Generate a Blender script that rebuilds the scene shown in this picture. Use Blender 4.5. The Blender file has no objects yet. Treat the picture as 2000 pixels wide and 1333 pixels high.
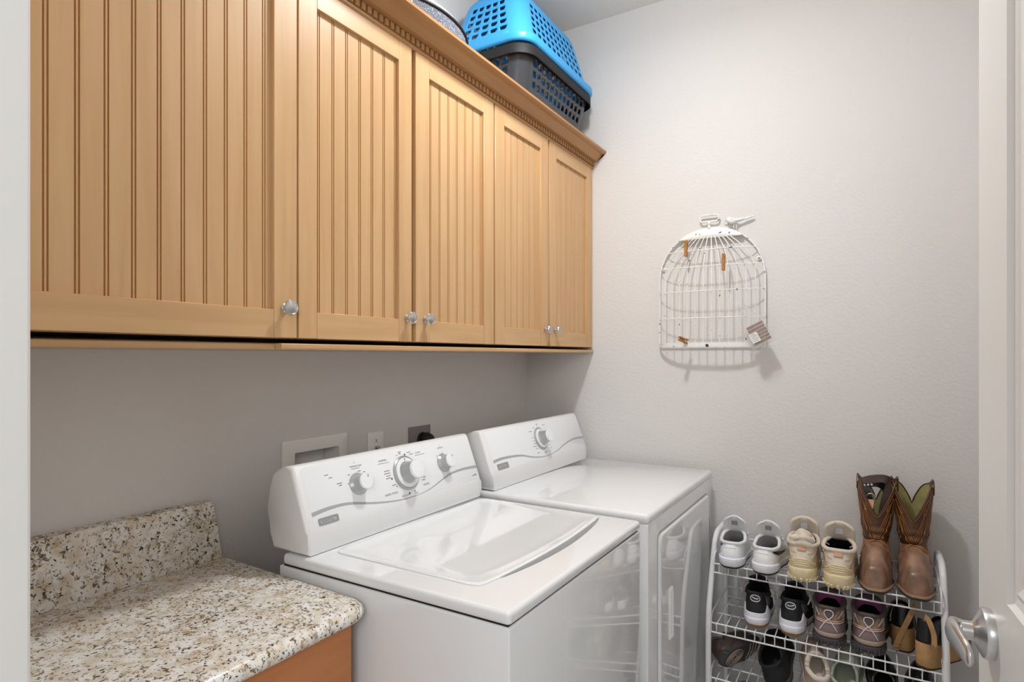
import bpy, bmesh, math, random
from mathutils import Vector, Matrix
random.seed(7)
S = bpy.context.scene
COL = S.collection
PI = math.pi

# ------------------------------------------------------------------ camera, world, light
cd = bpy.data.cameras.new('camera'); cam = bpy.data.objects.new('camera', cd); COL.objects.link(cam)
cd.sensor_width = 36.0; cd.lens = 1160.0 / 2000.0 * 36.0
cd.shift_y = 29.5 / 2000.0; cd.clip_start = 0.02
cam.location = (1.3746, 0.0, 1.36); cam.rotation_euler = (PI / 2, 0, math.radians(31.24))
S.camera = cam
w = bpy.data.worlds.new('world'); S.world = w; w.use_nodes = True
w.node_tree.nodes['Background'].inputs[0].default_value = (1.0, 0.995, 0.99, 1)
w.node_tree.nodes['Background'].inputs[1].default_value = 0.48
ld = bpy.data.lights.new('ceiling_lamp', 'AREA'); lo = bpy.data.objects.new('ceiling_lamp', ld); COL.objects.link(lo)
lo.location = (0.79, 1.40, 2.70); ld.energy = 7.8; ld.shape = 'DISK'; ld.size = 0.11; ld.color = (0.97, 0.99, 1.0)
gd = bpy.data.lights.new('ceiling_lamp_globe', 'POINT'); go = bpy.data.objects.new('ceiling_lamp_globe', gd); COL.objects.link(go)
go.location = (0.79, 1.40, 2.63); gd.energy = 9.8; gd.shadow_soft_size = 0.05; gd.color = (0.97, 0.99, 1.0)
hd = bpy.data.lights.new('hall_fill', 'AREA'); ho = bpy.data.objects.new('hall_fill', hd); COL.objects.link(ho)
ho.location = (1.8, -1.1, 1.9); ho.rotation_euler = (math.radians(84), 0, math.radians(24)); hd.energy = 11; hd.size = 0.8; hd.color = (0.95, 0.98, 1.0)  # added fill through the doorway, brightens the washer and dryer fronts
S.view_settings.view_transform = 'Standard'; S.view_settings.look = 'None'
S.view_settings.gamma = 1; S.view_settings.use_curve_mapping = False
S.view_settings.exposure = 0.42

D = 2.4037      # distance of the back wall
H = 2.82        # ceiling height
RW = 1.76       # right wall
# ------------------------------------------------------------------ materials
def lin(c):
    return tuple((x / 12.92 if x <= 0.04045 else ((x + 0.055) / 1.055) ** 2.4) for x in c)
def rgb(r, g, b): return lin((r / 255, g / 255, b / 255)) + (1,)
def mat(name, col, rough=0.5, metal=0.0, coat=0.0, bump=0.0, bscale=200, spec=0.5, var=0.0, vscale=8):
    m = bpy.data.materials.new(name); m.use_nodes = True
    nt = m.node_tree; p = nt.nodes['Principled BSDF']
    p.inputs['Base Color'].default_value = col; p.inputs['Roughness'].default_value = rough
    p.inputs['Metallic'].default_value = metal; p.inputs['Coat Weight'].default_value = coat
    p.inputs['Specular IOR Level'].default_value = spec
    tc = nt.nodes.new('ShaderNodeTexCoord')
    if var > 0:
        n = nt.nodes.new('ShaderNodeTexNoise'); n.inputs['Scale'].default_value = vscale; n.inputs['Detail'].default_value = 5
        nt.links.new(tc.outputs['Object'], n.inputs['Vector'])
        r = nt.nodes.new('ShaderNodeValToRGB')
        r.color_ramp.elements[0].position = 0.3; r.color_ramp.elements[1].position = 0.7
        r.color_ramp.elements[0].color = tuple(c * (1 - var) for c in col[:3]) + (1,)
        r.color_ramp.elements[1].color = tuple(min(1, c * (1 + var)) for c in col[:3]) + (1,)
        nt.links.new(n.outputs['Fac'], r.inputs['Fac']); nt.links.new(r.outputs['Color'], p.inputs['Base Color'])
    if bump > 0:
        n = nt.nodes.new('ShaderNodeTexNoise'); n.inputs['Scale'].default_value = bscale; n.inputs['Detail'].default_value = 3
        nt.links.new(tc.outputs['Object'], n.inputs['Vector'])
        b = nt.nodes.new('ShaderNodeBump'); b.inputs['Strength'].default_value = bump; b.inputs['Distance'].default_value = 0.002
        nt.links.new(n.outputs['Fac'], b.inputs['Height']); nt.links.new(b.outputs['Normal'], p.inputs['Normal'])
    return m
def wood(name, axis, base, dark, fine=1.0):
    m = bpy.data.materials.new(name); m.use_nodes = True; nt = m.node_tree; p = nt.nodes['Principled BSDF']
    L = nt.links.new
    tc = nt.nodes.new('ShaderNodeTexCoord'); oi = nt.nodes.new('ShaderNodeObjectInfo')
    add = nt.nodes.new('ShaderNodeVectorMath'); add.operation = 'ADD'
    mul = nt.nodes.new('ShaderNodeVectorMath'); mul.operation = 'SCALE'; mul.inputs['Scale'].default_value = 7.0
    cmb = nt.nodes.new('ShaderNodeCombineXYZ')
    for i in range(3): L(oi.outputs['Random'], cmb.inputs[i])
    L(cmb.outputs[0], mul.inputs[0]); L(tc.outputs['Object'], add.inputs[0]); L(mul.outputs[0], add.inputs[1])
    mp = nt.nodes.new('ShaderNodeMapping'); sc = [38, 38, 38]; sc[axis] = 2.2; mp.inputs['Scale'].default_value = sc
    L(add.outputs[0], mp.inputs['Vector'])
    n1 = nt.nodes.new('ShaderNodeTexNoise'); n1.inputs['Scale'].default_value = 1.0; n1.inputs['Detail'].default_value = 6; n1.inputs['Distortion'].default_value = 0.6
    L(mp.outputs[0], n1.inputs['Vector'])
    mp2 = nt.nodes.new('ShaderNodeMapping'); sc2 = [7, 7, 7]; sc2[axis] = 1.6; mp2.inputs['Scale'].default_value = sc2
    L(add.outputs[0], mp2.inputs['Vector'])
    n2 = nt.nodes.new('ShaderNodeTexNoise'); n2.inputs['Scale'].default_value = 1.0; n2.inputs['Detail'].default_value = 3; n2.inputs['Distortion'].default_value = 1.2
    L(mp2.outputs[0], n2.inputs['Vector'])
    mx = nt.nodes.new('ShaderNodeMath'); mx.operation = 'MULTIPLY_ADD'; mx.inputs[1].default_value = 0.45
    L(n1.outputs['Fac'], mx.inputs[0])
    m3 = nt.nodes.new('ShaderNodeMath'); m3.operation = 'MULTIPLY'; m3.inputs[1].default_value = 0.30; L(n2.outputs['Fac'], m3.inputs[0]); L(m3.outputs[0], mx.inputs[2])
    r = nt.nodes.new('ShaderNodeValToRGB'); r.color_ramp.elements[0].position = 0.30; r.color_ramp.elements[1].position = 0.62
    r.color_ramp.elements[0].color = dark; r.color_ramp.elements[1].color = base
    L(mx.outputs[0], r.inputs['Fac']); L(r.outputs['Color'], p.inputs['Base Color'])
    p.inputs['Roughness'].default_value = 0.38; p.inputs['Specular IOR Level'].default_value = 0.4
    return m
def granite():
    m = bpy.data.materials.new('granite'); m.use_nodes = True; nt = m.node_tree; p = nt.nodes['Principled BSDF']; L = nt.links.new
    tc = nt.nodes.new('ShaderNodeTexCoord')
    def noise(s, d=4, dist=0.0, off=0):
        n = nt.nodes.new('ShaderNodeTexNoise'); n.inputs['Scale'].default_value = s; n.inputs['Detail'].default_value = d; n.inputs['Distortion'].default_value = dist
        mp = nt.nodes.new('ShaderNodeMapping'); mp.inputs['Location'].default_value = (off, off * 1.7, off * .3); L(tc.outputs['Object'], mp.inputs['Vector']); L(mp.outputs[0], n.inputs['Vector']); return n
    def ramp(n, a, b, ca, cb):
        r = nt.nodes.new('ShaderNodeValToRGB'); e = r.color_ramp.elements; e[0].position = a; e[1].position = b; e[0].color = ca; e[1].color = cb
        L(n.outputs['Fac'], r.inputs['Fac']); return r
    def mix(f, a, b):
        x = nt.nodes.new('ShaderNodeMix'); x.data_type = 'RGBA'; L(f.outputs['Color'], x.inputs[0])
        if hasattr(a, 'outputs'): L(a.outputs['Color'] if 'Color' in a.outputs else a.outputs[2], x.inputs[6])
        else: x.inputs[6].default_value = a
        x.inputs[7].default_value = b; return x
    W, B = (1, 1, 1, 1), (0, 0, 0, 1)
    def fac(n, dens, a, b):      # speck mask whose threshold drifts with a broad density noise
        ad = nt.nodes.new('ShaderNodeMath'); ad.operation = 'MULTIPLY_ADD'; ad.inputs[1].default_value = .16; L(dens.outputs['Fac'], ad.inputs[0]); L(n.outputs['Fac'], ad.inputs[2])
        r = nt.nodes.new('ShaderNodeValToRGB'); e = r.color_ramp.elements; e[0].position = a + .08; e[1].position = b + .08; e[0].color = B; e[1].color = W
        L(ad.outputs[0], r.inputs['Fac']); return r
    dens = noise(14, 3, .6, 5)
    base = ramp(noise(34, 5, .5), .36, .60, rgb(214, 202, 182), rgb(241, 238, 233))
    x = mix(fac(noise(60, 4, .6, 3), dens, .60, .68), base, rgb(186, 160, 118))
    def mix2(f, prev, c):
        y = nt.nodes.new('ShaderNodeMix'); y.data_type = 'RGBA'; L(f.outputs['Color'], y.inputs[0]); L(prev.outputs[2], y.inputs[6]); y.inputs[7].default_value = c; return y
    x = mix2(fac(noise(110, 4, .6, 9), dens, .57, .64), x, rgb(172, 162, 150))
    x = mix2(fac(noise(105, 5, .8, 17), dens, .60, .645), x, rgb(118, 94, 60))
    x = mix2(fac(noise(150, 4, .7, 31), dens, .60, .64), x, rgb(52, 44, 38))
    L(x.outputs[2], p.inputs['Base Color']); p.inputs['Roughness'].default_value = 0.22
    return m
def chipped(name, base, chip, thr=.66, scale=60, rough=.45):
    m = mat(name, base, rough); nt = m.node_tree; p = nt.nodes['Principled BSDF']; L = nt.links.new
    tc = nt.nodes.new('ShaderNodeTexCoord'); n = nt.nodes.new('ShaderNodeTexNoise'); n.inputs['Scale'].default_value = scale; n.inputs['Detail'].default_value = 4
    L(tc.outputs['Object'], n.inputs['Vector']); r = nt.nodes.new('ShaderNodeValToRGB'); e = r.color_ramp.elements
    e[0].position = thr; e[1].position = thr + .02; e[0].color = base; e[1].color = chip
    L(n.outputs['Fac'], r.inputs['Fac']); L(r.outputs['Color'], p.inputs['Base Color']); return m
M = {}
M['wall'] = mat('wall_paint', rgb(221, 218, 216), 0.75, bump=0.55, bscale=95, spec=.3)
M['ceiling'] = mat('ceiling_paint', rgb(240, 236, 230), 0.85, bump=0.5, bscale=110, spec=.2)
M['floor'] = mat('floor_tile', rgb(220, 218, 214), 0.4, var=.12, vscale=6)
M['trim'] = mat('white_trim', rgb(232, 231, 228), 0.4)
M['door'] = mat('white_door', rgb(228, 228, 226), 0.38)
WB, WD = rgb(218, 180, 134), rgb(200, 159, 113)
M['wood_v'] = wood('maple_vertical', 2, WB, WD)
M['wood_h'] = wood('maple_horizontal', 1, WB, WD)
M['wood_crown'] = wood('maple_crown', 1, rgb(196, 150, 100), rgb(172, 126, 80))
M['wood_base'] = wood('base_cabinet_wood', 1, rgb(212, 142, 88), rgb(190, 120, 70))
M['groove'] = mat('groove_shade', rgb(186, 138, 84), 0.45)  # depth shade of the bead grooves, put into their colour
M['granite'] = granite()
M['enamel'] = mat('white_enamel', rgb(238, 240, 242), 0.07, coat=.6)
M['console'] = mat('console_plastic', rgb(234, 234, 234), 0.3)
M['panel'] = mat('control_panel_white', rgb(238, 240, 242), 0.28)
M['stripe'] = mat('grey_stripe', rgb(172, 174, 176), 0.35)
M['print'] = mat('grey_print', rgb(120, 122, 124), 0.5)
M['print_dark'] = mat('dark_print', rgb(30, 30, 32), 0.5)
M['badge_mark'] = mat('badge_mark', rgb(205, 206, 208), 0.5)
M['badge'] = mat('badge_grey', rgb(150, 152, 155), 0.4)
M['knob_white'] = mat('dial_white', rgb(240, 242, 244), 0.25)
M['knob_grey'] = mat('dial_grey', rgb(176, 178, 178), 0.3, metal=.3)
M['nickel'] = mat('satin_nickel', rgb(200, 200, 200), 0.28, metal=1.0)
M['rack'] = mat('white_coated_wire', rgb(232, 232, 234), 0.35)
M['cage'] = chipped('distressed_white_metal', rgb(236, 235, 232), rgb(50, 46, 44), .655, 48)
M['pin'] = mat('clothespin_wood', rgb(176, 124, 58), 0.6, var=.25, vscale=90)
M['peg'] = mat('small_peg_wood', rgb(132, 96, 70), 0.6, var=.25, vscale=120)
M['steel'] = mat('spring_steel', rgb(160, 150, 130), 0.35, metal=1.0)
M['paper'] = mat('paper_label', rgb(232, 232, 230), 0.7)
M['blue'] = mat('blue_plastic', rgb(58, 164, 232), 0.35)
M['char'] = mat('charcoal_plastic', rgb(58, 59, 64), 0.3)
M['black_p'] = mat('black_plastic', rgb(14, 14, 16), 0.65)
M['speck'] = chipped('speckled_enamel', rgb(98, 102, 112), rgb(190, 196, 206), .60, 330, .12)
M['lidspeck'] = chipped('pale_speckled_enamel', rgb(150, 152, 160), rgb(200, 202, 208), .58, 300, .12)
M['white_s'] = mat('white_shoe_leather', rgb(232, 233, 233), 0.5, bump=.1, bscale=500)
M['white_m'] = mat('white_midsole', rgb(240, 240, 248), 0.45)
M['grey_l'] = mat('grey_lining', rgb(178, 178, 178), 0.9)
M['dgrey'] = mat('dark_grey_fabric', rgb(70, 68, 68), 0.9)
M['beige_s'] = mat('beige_shoe_mesh', rgb(222, 210, 194), 0.8, bump=.4, bscale=700)
M['beige_o'] = mat('beige_overlay', rgb(212, 188, 150), 0.5)
M['cream_sole'] = mat('cream_sole', rgb(234, 216, 176), 0.5)
M['peach'] = mat('peach_patch', rgb(214, 164, 132), 0.6)
M['lace'] = mat('pale_lace', rgb(222, 214, 206), 0.8)
M['black_f'] = mat('black_fabric', rgb(22, 23, 27), 0.75, bump=.3, bscale=500)
M['black_l'] = mat('black_leather', rgb(18, 18, 20), 0.35)
M['gum'] = mat('gum_sole', rgb(170, 122, 62), 0.55)
M['camo'] = mat('grey_pattern_fabric', rgb(104, 104, 104), 0.8, var=.75, vscale=180)
M['taupe'] = mat('taupe_suede', rgb(146, 122, 104), 0.8, var=.22, vscale=45)
M['taupe2'] = mat('mauve_grey_toe', rgb(134, 116, 118), 0.7, var=.15, vscale=40)
M['pink'] = mat('pink_lining', rgb(150, 78, 128), 0.85)
M['mesh_d'] = mat('dark_mesh_fabric', rgb(92, 80, 80), 0.85, bump=.5, bscale=600)
M['pinkline'] = mat('pale_pink_piping', rgb(226, 190, 186), 0.6)
M['hsole'] = mat('dark_grey_sole', rgb(80, 74, 78), 0.7)
M['hmid'] = mat('dusty_midsole', rgb(182, 160, 146), 0.6)
M['boot'] = mat('brown_boot_leather', rgb(80, 52, 30), 0.42, var=.35, vscale=22, bump=.35, bscale=60)
M['boot_foot'] = mat('worn_boot_leather', rgb(136, 104, 84), 0.33, var=.42, vscale=20, bump=.25, bscale=50)
M['olive'] = mat('olive_lining', rgb(170, 162, 108), 0.7, var=.15, vscale=30)
M['stitch'] = mat('tan_stitching', rgb(158, 104, 54), 0.6)
M['welt'] = mat('boot_welt', rgb(150, 120, 98), 0.6)
M['bsole'] = mat('boot_sole', rgb(66, 52, 44), 0.7)
M['tan'] = mat('tan_suede', rgb(188, 146, 98), 0.8, var=.1, vscale=60)
M['brown_l'] = mat('dark_brown_leather', rgb(74, 56, 50), 0.5, var=.25, vscale=30)
M['tread'] = mat('grey_tread', rgb(70, 70, 70), 0.7)
M['knit'] = mat('beige_knit', rgb(200, 172, 150), 0.95, bump=1.0, bscale=350)
M['fleece'] = mat('cream_fleece', rgb(226, 214, 200), 0.95, bump=1.0, bscale=250)
M['sage'] = mat('sage_rubber', rgb(176, 182, 164), 0.45)
M['glitter'] = chipped('black_sequin_fabric', rgb(16, 16, 20), rgb(130, 132, 140), .66, 260, .35)
M['wallplate_grey'] = mat('grey_cover_plate', rgb(128, 122, 122), 0.45)
M['outbox'] = mat('outlet_box_plastic', rgb(240, 238, 234), 0.5)
M['slot'] = mat('dark_slot', rgb(40, 40, 42), 0.6)
M['lavender'] = mat('lavender_canvas', rgb(150, 150, 176), 0.8)
# ------------------------------------------------------------------ mesh helpers
def V(*a): return Vector(a)
def obj(name, bm, m, parent=None, smooth=40, world=True, kind=None, label=None, subsurf=0, solid=0):
    bmesh.ops.remove_doubles(bm, verts=bm.verts, dist=1e-6)
    bmesh.ops.recalc_face_normals(bm, faces=bm.faces)
    if parent is not None and world:
        o0 = parent
        while o0 is not None:
            bmesh.ops.translate(bm, vec=-o0.location, verts=bm.verts); o0 = o0.parent
    me = bpy.data.meshes.new(name); bm.to_mesh(me); bm.free()
    if smooth:
        me.shade_smooth(); me.set_sharp_from_angle(angle=math.radians(smooth))
    for x in (m if isinstance(m, (list, tuple)) else [m]): me.materials.append(M[x])
    o = bpy.data.objects.new(name, me); COL.objects.link(o)
    if parent is not None: o.parent = parent
    if kind: o['kind'] = kind
    if label: o['label'] = label
    if solid:
        md = o.modifiers.new('thickness', 'SOLIDIFY'); md.thickness = solid; md.offset = 0
    if subsurf:
        md = o.modifiers.new('smooth', 'SUBSURF'); md.levels = subsurf; md.render_levels = subsurf
    return o
def thing(name, label, cat, loc=(0, 0, 0), rz=0.0, group=None, rot=None):
    o = bpy.data.objects.new(name, None); COL.objects.link(o); o.empty_display_size = .05
    o.location = loc; o.rotation_euler = rot if rot else (0, 0, rz)
    o['label'] = label; o['category'] = cat
    if group: o['group'] = group
    return o
def tag(o, label, cat, group=None):
    o['label'] = label; o['category'] = cat
    if group: o['group'] = group
    return o
def B(): return bmesh.new()
def box(bm, x0, x1, y0, y1, z0, z1, bev=0.0, seg=2):
    vs = [bm.verts.new((x, y, z)) for x in (x0, x1) for y in (y0, y1) for z in (z0, z1)]
    F = [(0, 1, 3, 2), (4, 6, 7, 5), (0, 4, 5, 1), (2, 3, 7, 6), (0, 2, 6, 4), (1, 5, 7, 3)]
    fs = [bm.faces.new([vs[i] for i in f]) for f in F]
    if bev > 0:
        es = list({e for f in fs for e in f.edges})
        bmesh.ops.bevel(bm, geom=es, offset=bev, segments=seg, affect='EDGES', profile=0.5)
    return bm
def strip(bm, rows, close_u=False, close_v=False):
    vv = [[bm.verts.new(p) for p in r] for r in rows]
    nr = len(vv); nc = len(vv[0])
    for i in range(nr if close_v else nr - 1):
        for j in range(nc if close_u else nc - 1):
            a, b, c, d = vv[i][j], vv[i][(j + 1) % nc], vv[(i + 1) % nr][(j + 1) % nc], vv[(i + 1) % nr][j]
            try: bm.faces.new((a, b, c, d))
            except ValueError: pass
    return vv
def cap(bm, loop):
    try: bm.faces.new(loop)
    except ValueError: pass
def prism(bm, pts, fn, a0, a1, bev=0.0):
    """closed 2-D outline pts extruded from a0 to a1; fn(p, q, a) -> xyz"""
    r = [[fn(p, q, a) for p, q in pts] for a in (a0, a1)]
    vv = strip(bm, r, close_u=True)
    f0 = bm.faces.new(vv[0]); f1 = bm.faces.new(list(reversed(vv[1])))
    if bev > 0:
        es = list(set(f0.edges) | set(f1.edges))
        bmesh.ops.bevel(bm, geom=es, offset=bev, segments=3, affect='EDGES', profile=0.5)
    return bm
def tube(bm, pts, r, seg=8, closed=False, caps=True, flat=1.0):
    pts = [Vector(p) for p in pts]; n = len(pts); rows = []; prev = None
    for i, p in enumerate(pts):
        a = pts[(i - 1) % n] if (closed or i > 0) else pts[i]
        b = pts[(i + 1) % n] if (closed or i < n - 1) else pts[i]
        t = (b - a)
        t = t.normalized() if t.length > 1e-9 else V(0, 0, 1)
        if prev is None:
            u = t.orthogonal().normalized()
        else:
            u = prev - t * prev.dot(t)
            u = u.normalized() if u.length > 1e-6 else t.orthogonal().normalized()
        prev = u; v = t.cross(u)
        rr = r[i] if isinstance(r, (list, tuple)) else r
        rows.append([p + (u * math.cos(k * 2 * PI / seg) + v * math.sin(k * 2 * PI / seg) * flat) * rr for k in range(seg)])
    vv = strip(bm, rows, close_u=True, close_v=closed)
    if caps and not closed:
        cap(bm, vv[0]); cap(bm, vv[-1])
    return bm
def smooth_path(ctrl, n=8, closed=False):
    P = [Vector(p) for p in ctrl]; out = []; m = len(P)
    rng = m if closed else m - 1
    for i in range(rng):
        if closed: p0, p1, p2, p3 = P[(i - 1) % m], P[i], P[(i + 1) % m], P[(i + 2) % m]
        else: p0, p1, p2, p3 = P[max(i - 1, 0)], P[i], P[i + 1], P[min(i + 2, m - 1)]
        for k in range(n):
            t = k / n
            out.append(0.5 * ((2 * p1) + (p2 - p0) * t + (2 * p0 - 5 * p1 + 4 * p2 - p3) * t * t + (3 * p1 - p0 - 3 * p2 + p3) * t ** 3))
    if not closed: out.append(P[-1])
    return out
def lathe(bm, prof, c, axis, seg=32):
    c = Vector(c); ax = Vector(axis).normalized(); u = ax.orthogonal().normalized(); v = ax.cross(u)
    rows = [[c + ax * h + (u * math.cos(k * 2 * PI / seg) + v * math.sin(k * 2 * PI / seg)) * max(r, 1e-5) for k in range(seg)] for r, h in prof]
    vv = strip(bm, rows, close_u=True)
    cap(bm, vv[0]); cap(bm, vv[-1])
    return bm
def ribbon(bm, pts, wv, thick, closed=False):
    """flat strap: pts centre line, wv width vector (one or per point)"""
    P = [Vector(p) for p in pts]; n = len(P); rows = []
    for i, p in enumerate(P):
        a = P[(i - 1) % n] if (closed or i > 0) else P[i]; b = P[(i + 1) % n] if (closed or i < n - 1) else P[i]
        t = (b - a).normalized(); wd = Vector(wv[i] if isinstance(wv, list) else wv); nn = t.cross(wd).normalized() * thick * .5; h = wd * .5
        rows.append([p - h - nn, p + h - nn, p + h + nn, p - h + nn])
    vv = strip(bm, rows, close_u=True, close_v=closed)
    if not closed: cap(bm, vv[0]); cap(bm, vv[-1])
    return bm
def rrect(x0, x1, y0, y1, r, n=5):
    out = []
    for cx, cy, a in ((x1 - r, y1 - r, 0), (x0 + r, y1 - r, PI / 2), (x0 + r, y0 + r, PI), (x1 - r, y0 + r, 3 * PI / 2)):
        for k in range(n + 1):
            t = a + k / n * PI / 2; out.append((cx + r * math.cos(t), cy + r * math.sin(t)))
    return out
def text(bm, s, size, org, xd, yd, align='CENTER'):
    cu = bpy.data.curves.new('t', 'FONT'); cu.body = s; cu.size = size; cu.align_x = align; cu.resolution_u = 2
    o = bpy.data.objects.new('t', cu); COL.objects.link(o)
    dg = bpy.context.evaluated_depsgraph_get(); me = bpy.data.meshes.new_from_object(o.evaluated_get(dg))
    org, xd, yd = Vector(org), Vector(xd).normalized(), Vector(yd).normalized()
    vs = [bm.verts.new(org + xd * v.co.x + yd * v.co.y) for v in me.vertices]
    for f in me.polygons:
        try: bm.faces.new([vs[i] for i in f.vertices])
        except ValueError: pass
    bpy.data.objects.remove(o); bpy.data.curves.remove(cu); bpy.data.meshes.remove(me)
def struct(name, bm, m, **k):
    return obj(name, bm, m, kind='structure', **k)
# ------------------------------------------------------------------ the room
YF0, YF1 = 0.112, 0.219     # front wall (doorway) thickness
JX, HX = 0.739, 1.566       # jamb faces left and right of the doorway
struct('floor', box(B(), -.12, RW + .12, -1.9, D + .12, -.1, 0), 'floor', smooth=0)
struct('ceiling', box(B(), -.12, RW + .12, YF0, D + .12, H, H + .1), 'ceiling', smooth=0)
struct('wall_back', box(B(), -.12, RW + .12, D, D + .12, 0, H), 'wall', smooth=0)
struct('wall_right', box(B(), RW, RW + .12, YF0, D, 0, H), 'wall', smooth=0)
# left wall with the opening of the washing machine outlet box
OB = (1.092, 1.254, .965, 1.092)
bm = B()
ys = [YF0, OB[0], OB[1], D]; zs = [0, OB[2], OB[3], H]
for i in range(3):
    for k in range(3):
        if i == 1 and k == 1: continue
        box(bm, -.12, 0, ys[i], ys[i + 1], zs[k], zs[k + 1])
struct('wall_left', bm, 'wall', smooth=0)
bm = B(); box(bm, -.12, JX - .03, YF0, YF1, 0, H); box(bm, HX + .03, RW, YF0, YF1, 0, H); box(bm, JX - .03, HX + .03, YF0, YF1, 2.12, H)
struct('wall_front', bm, 'wall', smooth=0)
# door frame: jamb boards and room-side casing
bm = B()
box(bm, JX - .022, JX, YF0 - .004, YF1, 0, 2.10); box(bm, HX, HX + .022, YF0 - .004, YF1 - .001, 0, 2.10); box(bm, JX - .022, HX + .022, YF0 - .004, YF1 - .001, 2.10, 2.12)
struct('trim_1', bm, 'trim', smooth=0)
bm = B()
def casing(bm, x_in, s, y, dy):
    pr = [(0, 0), (0, .55), (.004, .85), (.012, 1.0), (.03, .95), (.06, .85), (.066, .5), (.066, 0)]
    prism(bm, [(x_in + s * a, y + dy * b) for a, b in pr], lambda p, q, z: (p, q, z), 0, 2.16)
casing(bm, JX, -1, YF1, .012); casing(bm, HX + .006, 1, YF1, .012)
casing(bm, JX - .004, -1, YF0, -.012); casing(bm, HX + .006, 1, YF0, -.012)
struct('trim_2', bm, 'trim', smooth=30)
bm = B(); box(bm, .852, RW - .013, D - .012, D, 0, .085, .004)
struct('baseboard_back', bm, 'trim')
bm = B(); box(bm, RW - .012, RW, .25, D, 0, .085, .004)
struct('baseboard_right', bm, 'trim')
# ------------------------------------------------------------------ the open door on the right
E0 = V(1.495, .99, 0); DR = V(.0764, -.997, 0).normalized(); DN = V(-.997, -.0764, 0).normalized(); DW, DT = .745, .035
def dp(a, z, off=0.0): return E0 + DR * a + DN * off + V(0, 0, z)
bm = B()
P1 = (.126, DW - .126, 1.079, 1.93); P2 = (.126, DW - .126, .22, .90)
def face_with_panels(sgn):
    o = 0 if sgn > 0 else -DT
    xs = [0, P1[0], P1[1], DW]; zz = [.012, P2[2], P2[3], P1[2], P1[3], 2.045]
    for i in range(3):
        for k in range(5):
            if i == 1 and k in (1, 3): continue
            vs = [bm.verts.new(dp(a, z, o)) for a, z in ((xs[i], zz[k]), (xs[i + 1], zz[k]), (xs[i + 1], zz[k + 1]), (xs[i], zz[k + 1]))]
            bm.faces.new(vs)
    for p in (P1, P2):
        prof = [(0, 0), (.004, -.006), (.012, -.0075), (.020, -.0045), (.034, -.010), (.036, -.004), (.060, -.002)]
        rows = []
        for ins, dpt in prof:
            a0, a1, z0, z1 = p[0] + ins, p[1] - ins, p[2] + ins, p[3] - ins
            rows.append([dp(a, z, o + sgn * dpt) for a, z in ((a0, z0), (a1, z0), (a1, z1), (a0, z1))])
        vv = strip(bm, rows, close_u=True); bm.faces.new(vv[-1])
face_with_panels(1); face_with_panels(-1)
for a0, z0, a1, z1 in ((0, .012, 0, 2.045), (DW, .012, DW, 2.045), (0, .012, DW, .012), (0, 2.045, DW, 2.045)):
    bm.faces.new([bm.verts.new(dp(a0, z0, 0)), bm.verts.new(dp(a1, z1, 0)), bm.verts.new(dp(a1, z1, -DT)), bm.verts.new(dp(a0, z0, -DT))])
door = struct('door_1', bm, 'door', smooth=0)
def lever(sgn):
    o = 0 if sgn > 0 else -DT
    q = lambda a, z, d: dp(a, z, o + sgn * d)
    c = (.063, 1.019)
    bm = B()
    lathe(bm, [(.030, -.001), (.0305, .006), (.029, .010), (.020, .0145), (.013, .018), (.0115, .020), (.0115, .031)], q(c[0], c[1], 0), DN * sgn, 40)
    h = obj('door_handle', bm, 'nickel', door, 35, label='satin nickel lever handle on round rosette')
    bm = B()
    path = smooth_path([q(c[0] - .001, c[1], .027), q(c[0], c[1], .036), q(c[0] + .010, c[1] + .001, .0415), q(c[0] + .034, c[1] + .002, .041), q(c[0] + .060, c[1] - .001, .038), q(c[0] + .078, c[1] - .005, .035)], 6)
    n = len(path); rows = []
    for i, p in enumerate(path):
        t = i / (n - 1); hh = .0110 + .0055 * math.sin(min(1, t * 1.3) * PI * .8); ww = .0085 - .003 * t
        if t > .80: q_ = math.sqrt(max(.02, 1 - ((t - .80) / .205) ** 2)); hh *= q_; ww *= q_
        a = path[min(i + 1, n - 1)] - path[max(i - 1, 0)]; a.normalize(); s = a.cross(V(0, 0, 1)).normalized()
        rows.append([p + s * math.cos(k * PI / 8) * ww + V(0, 0, 1) * math.sin(k * PI / 8) * hh for k in range(16)])
    vv = strip(bm, rows, close_u=True); cap(bm, vv[0]); cap(bm, vv[-1])
    obj('lever', bm, 'nickel', h, 50)
    bm = B(); lathe(bm, [(.002, -.0005), (.002, .0008)], q(c[0] + .0, c[1] - .0112, .024), V(0, 0, -1), 12)
    obj('set_screw', bm, 'slot', h)
lever(1); lever(-1)
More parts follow.
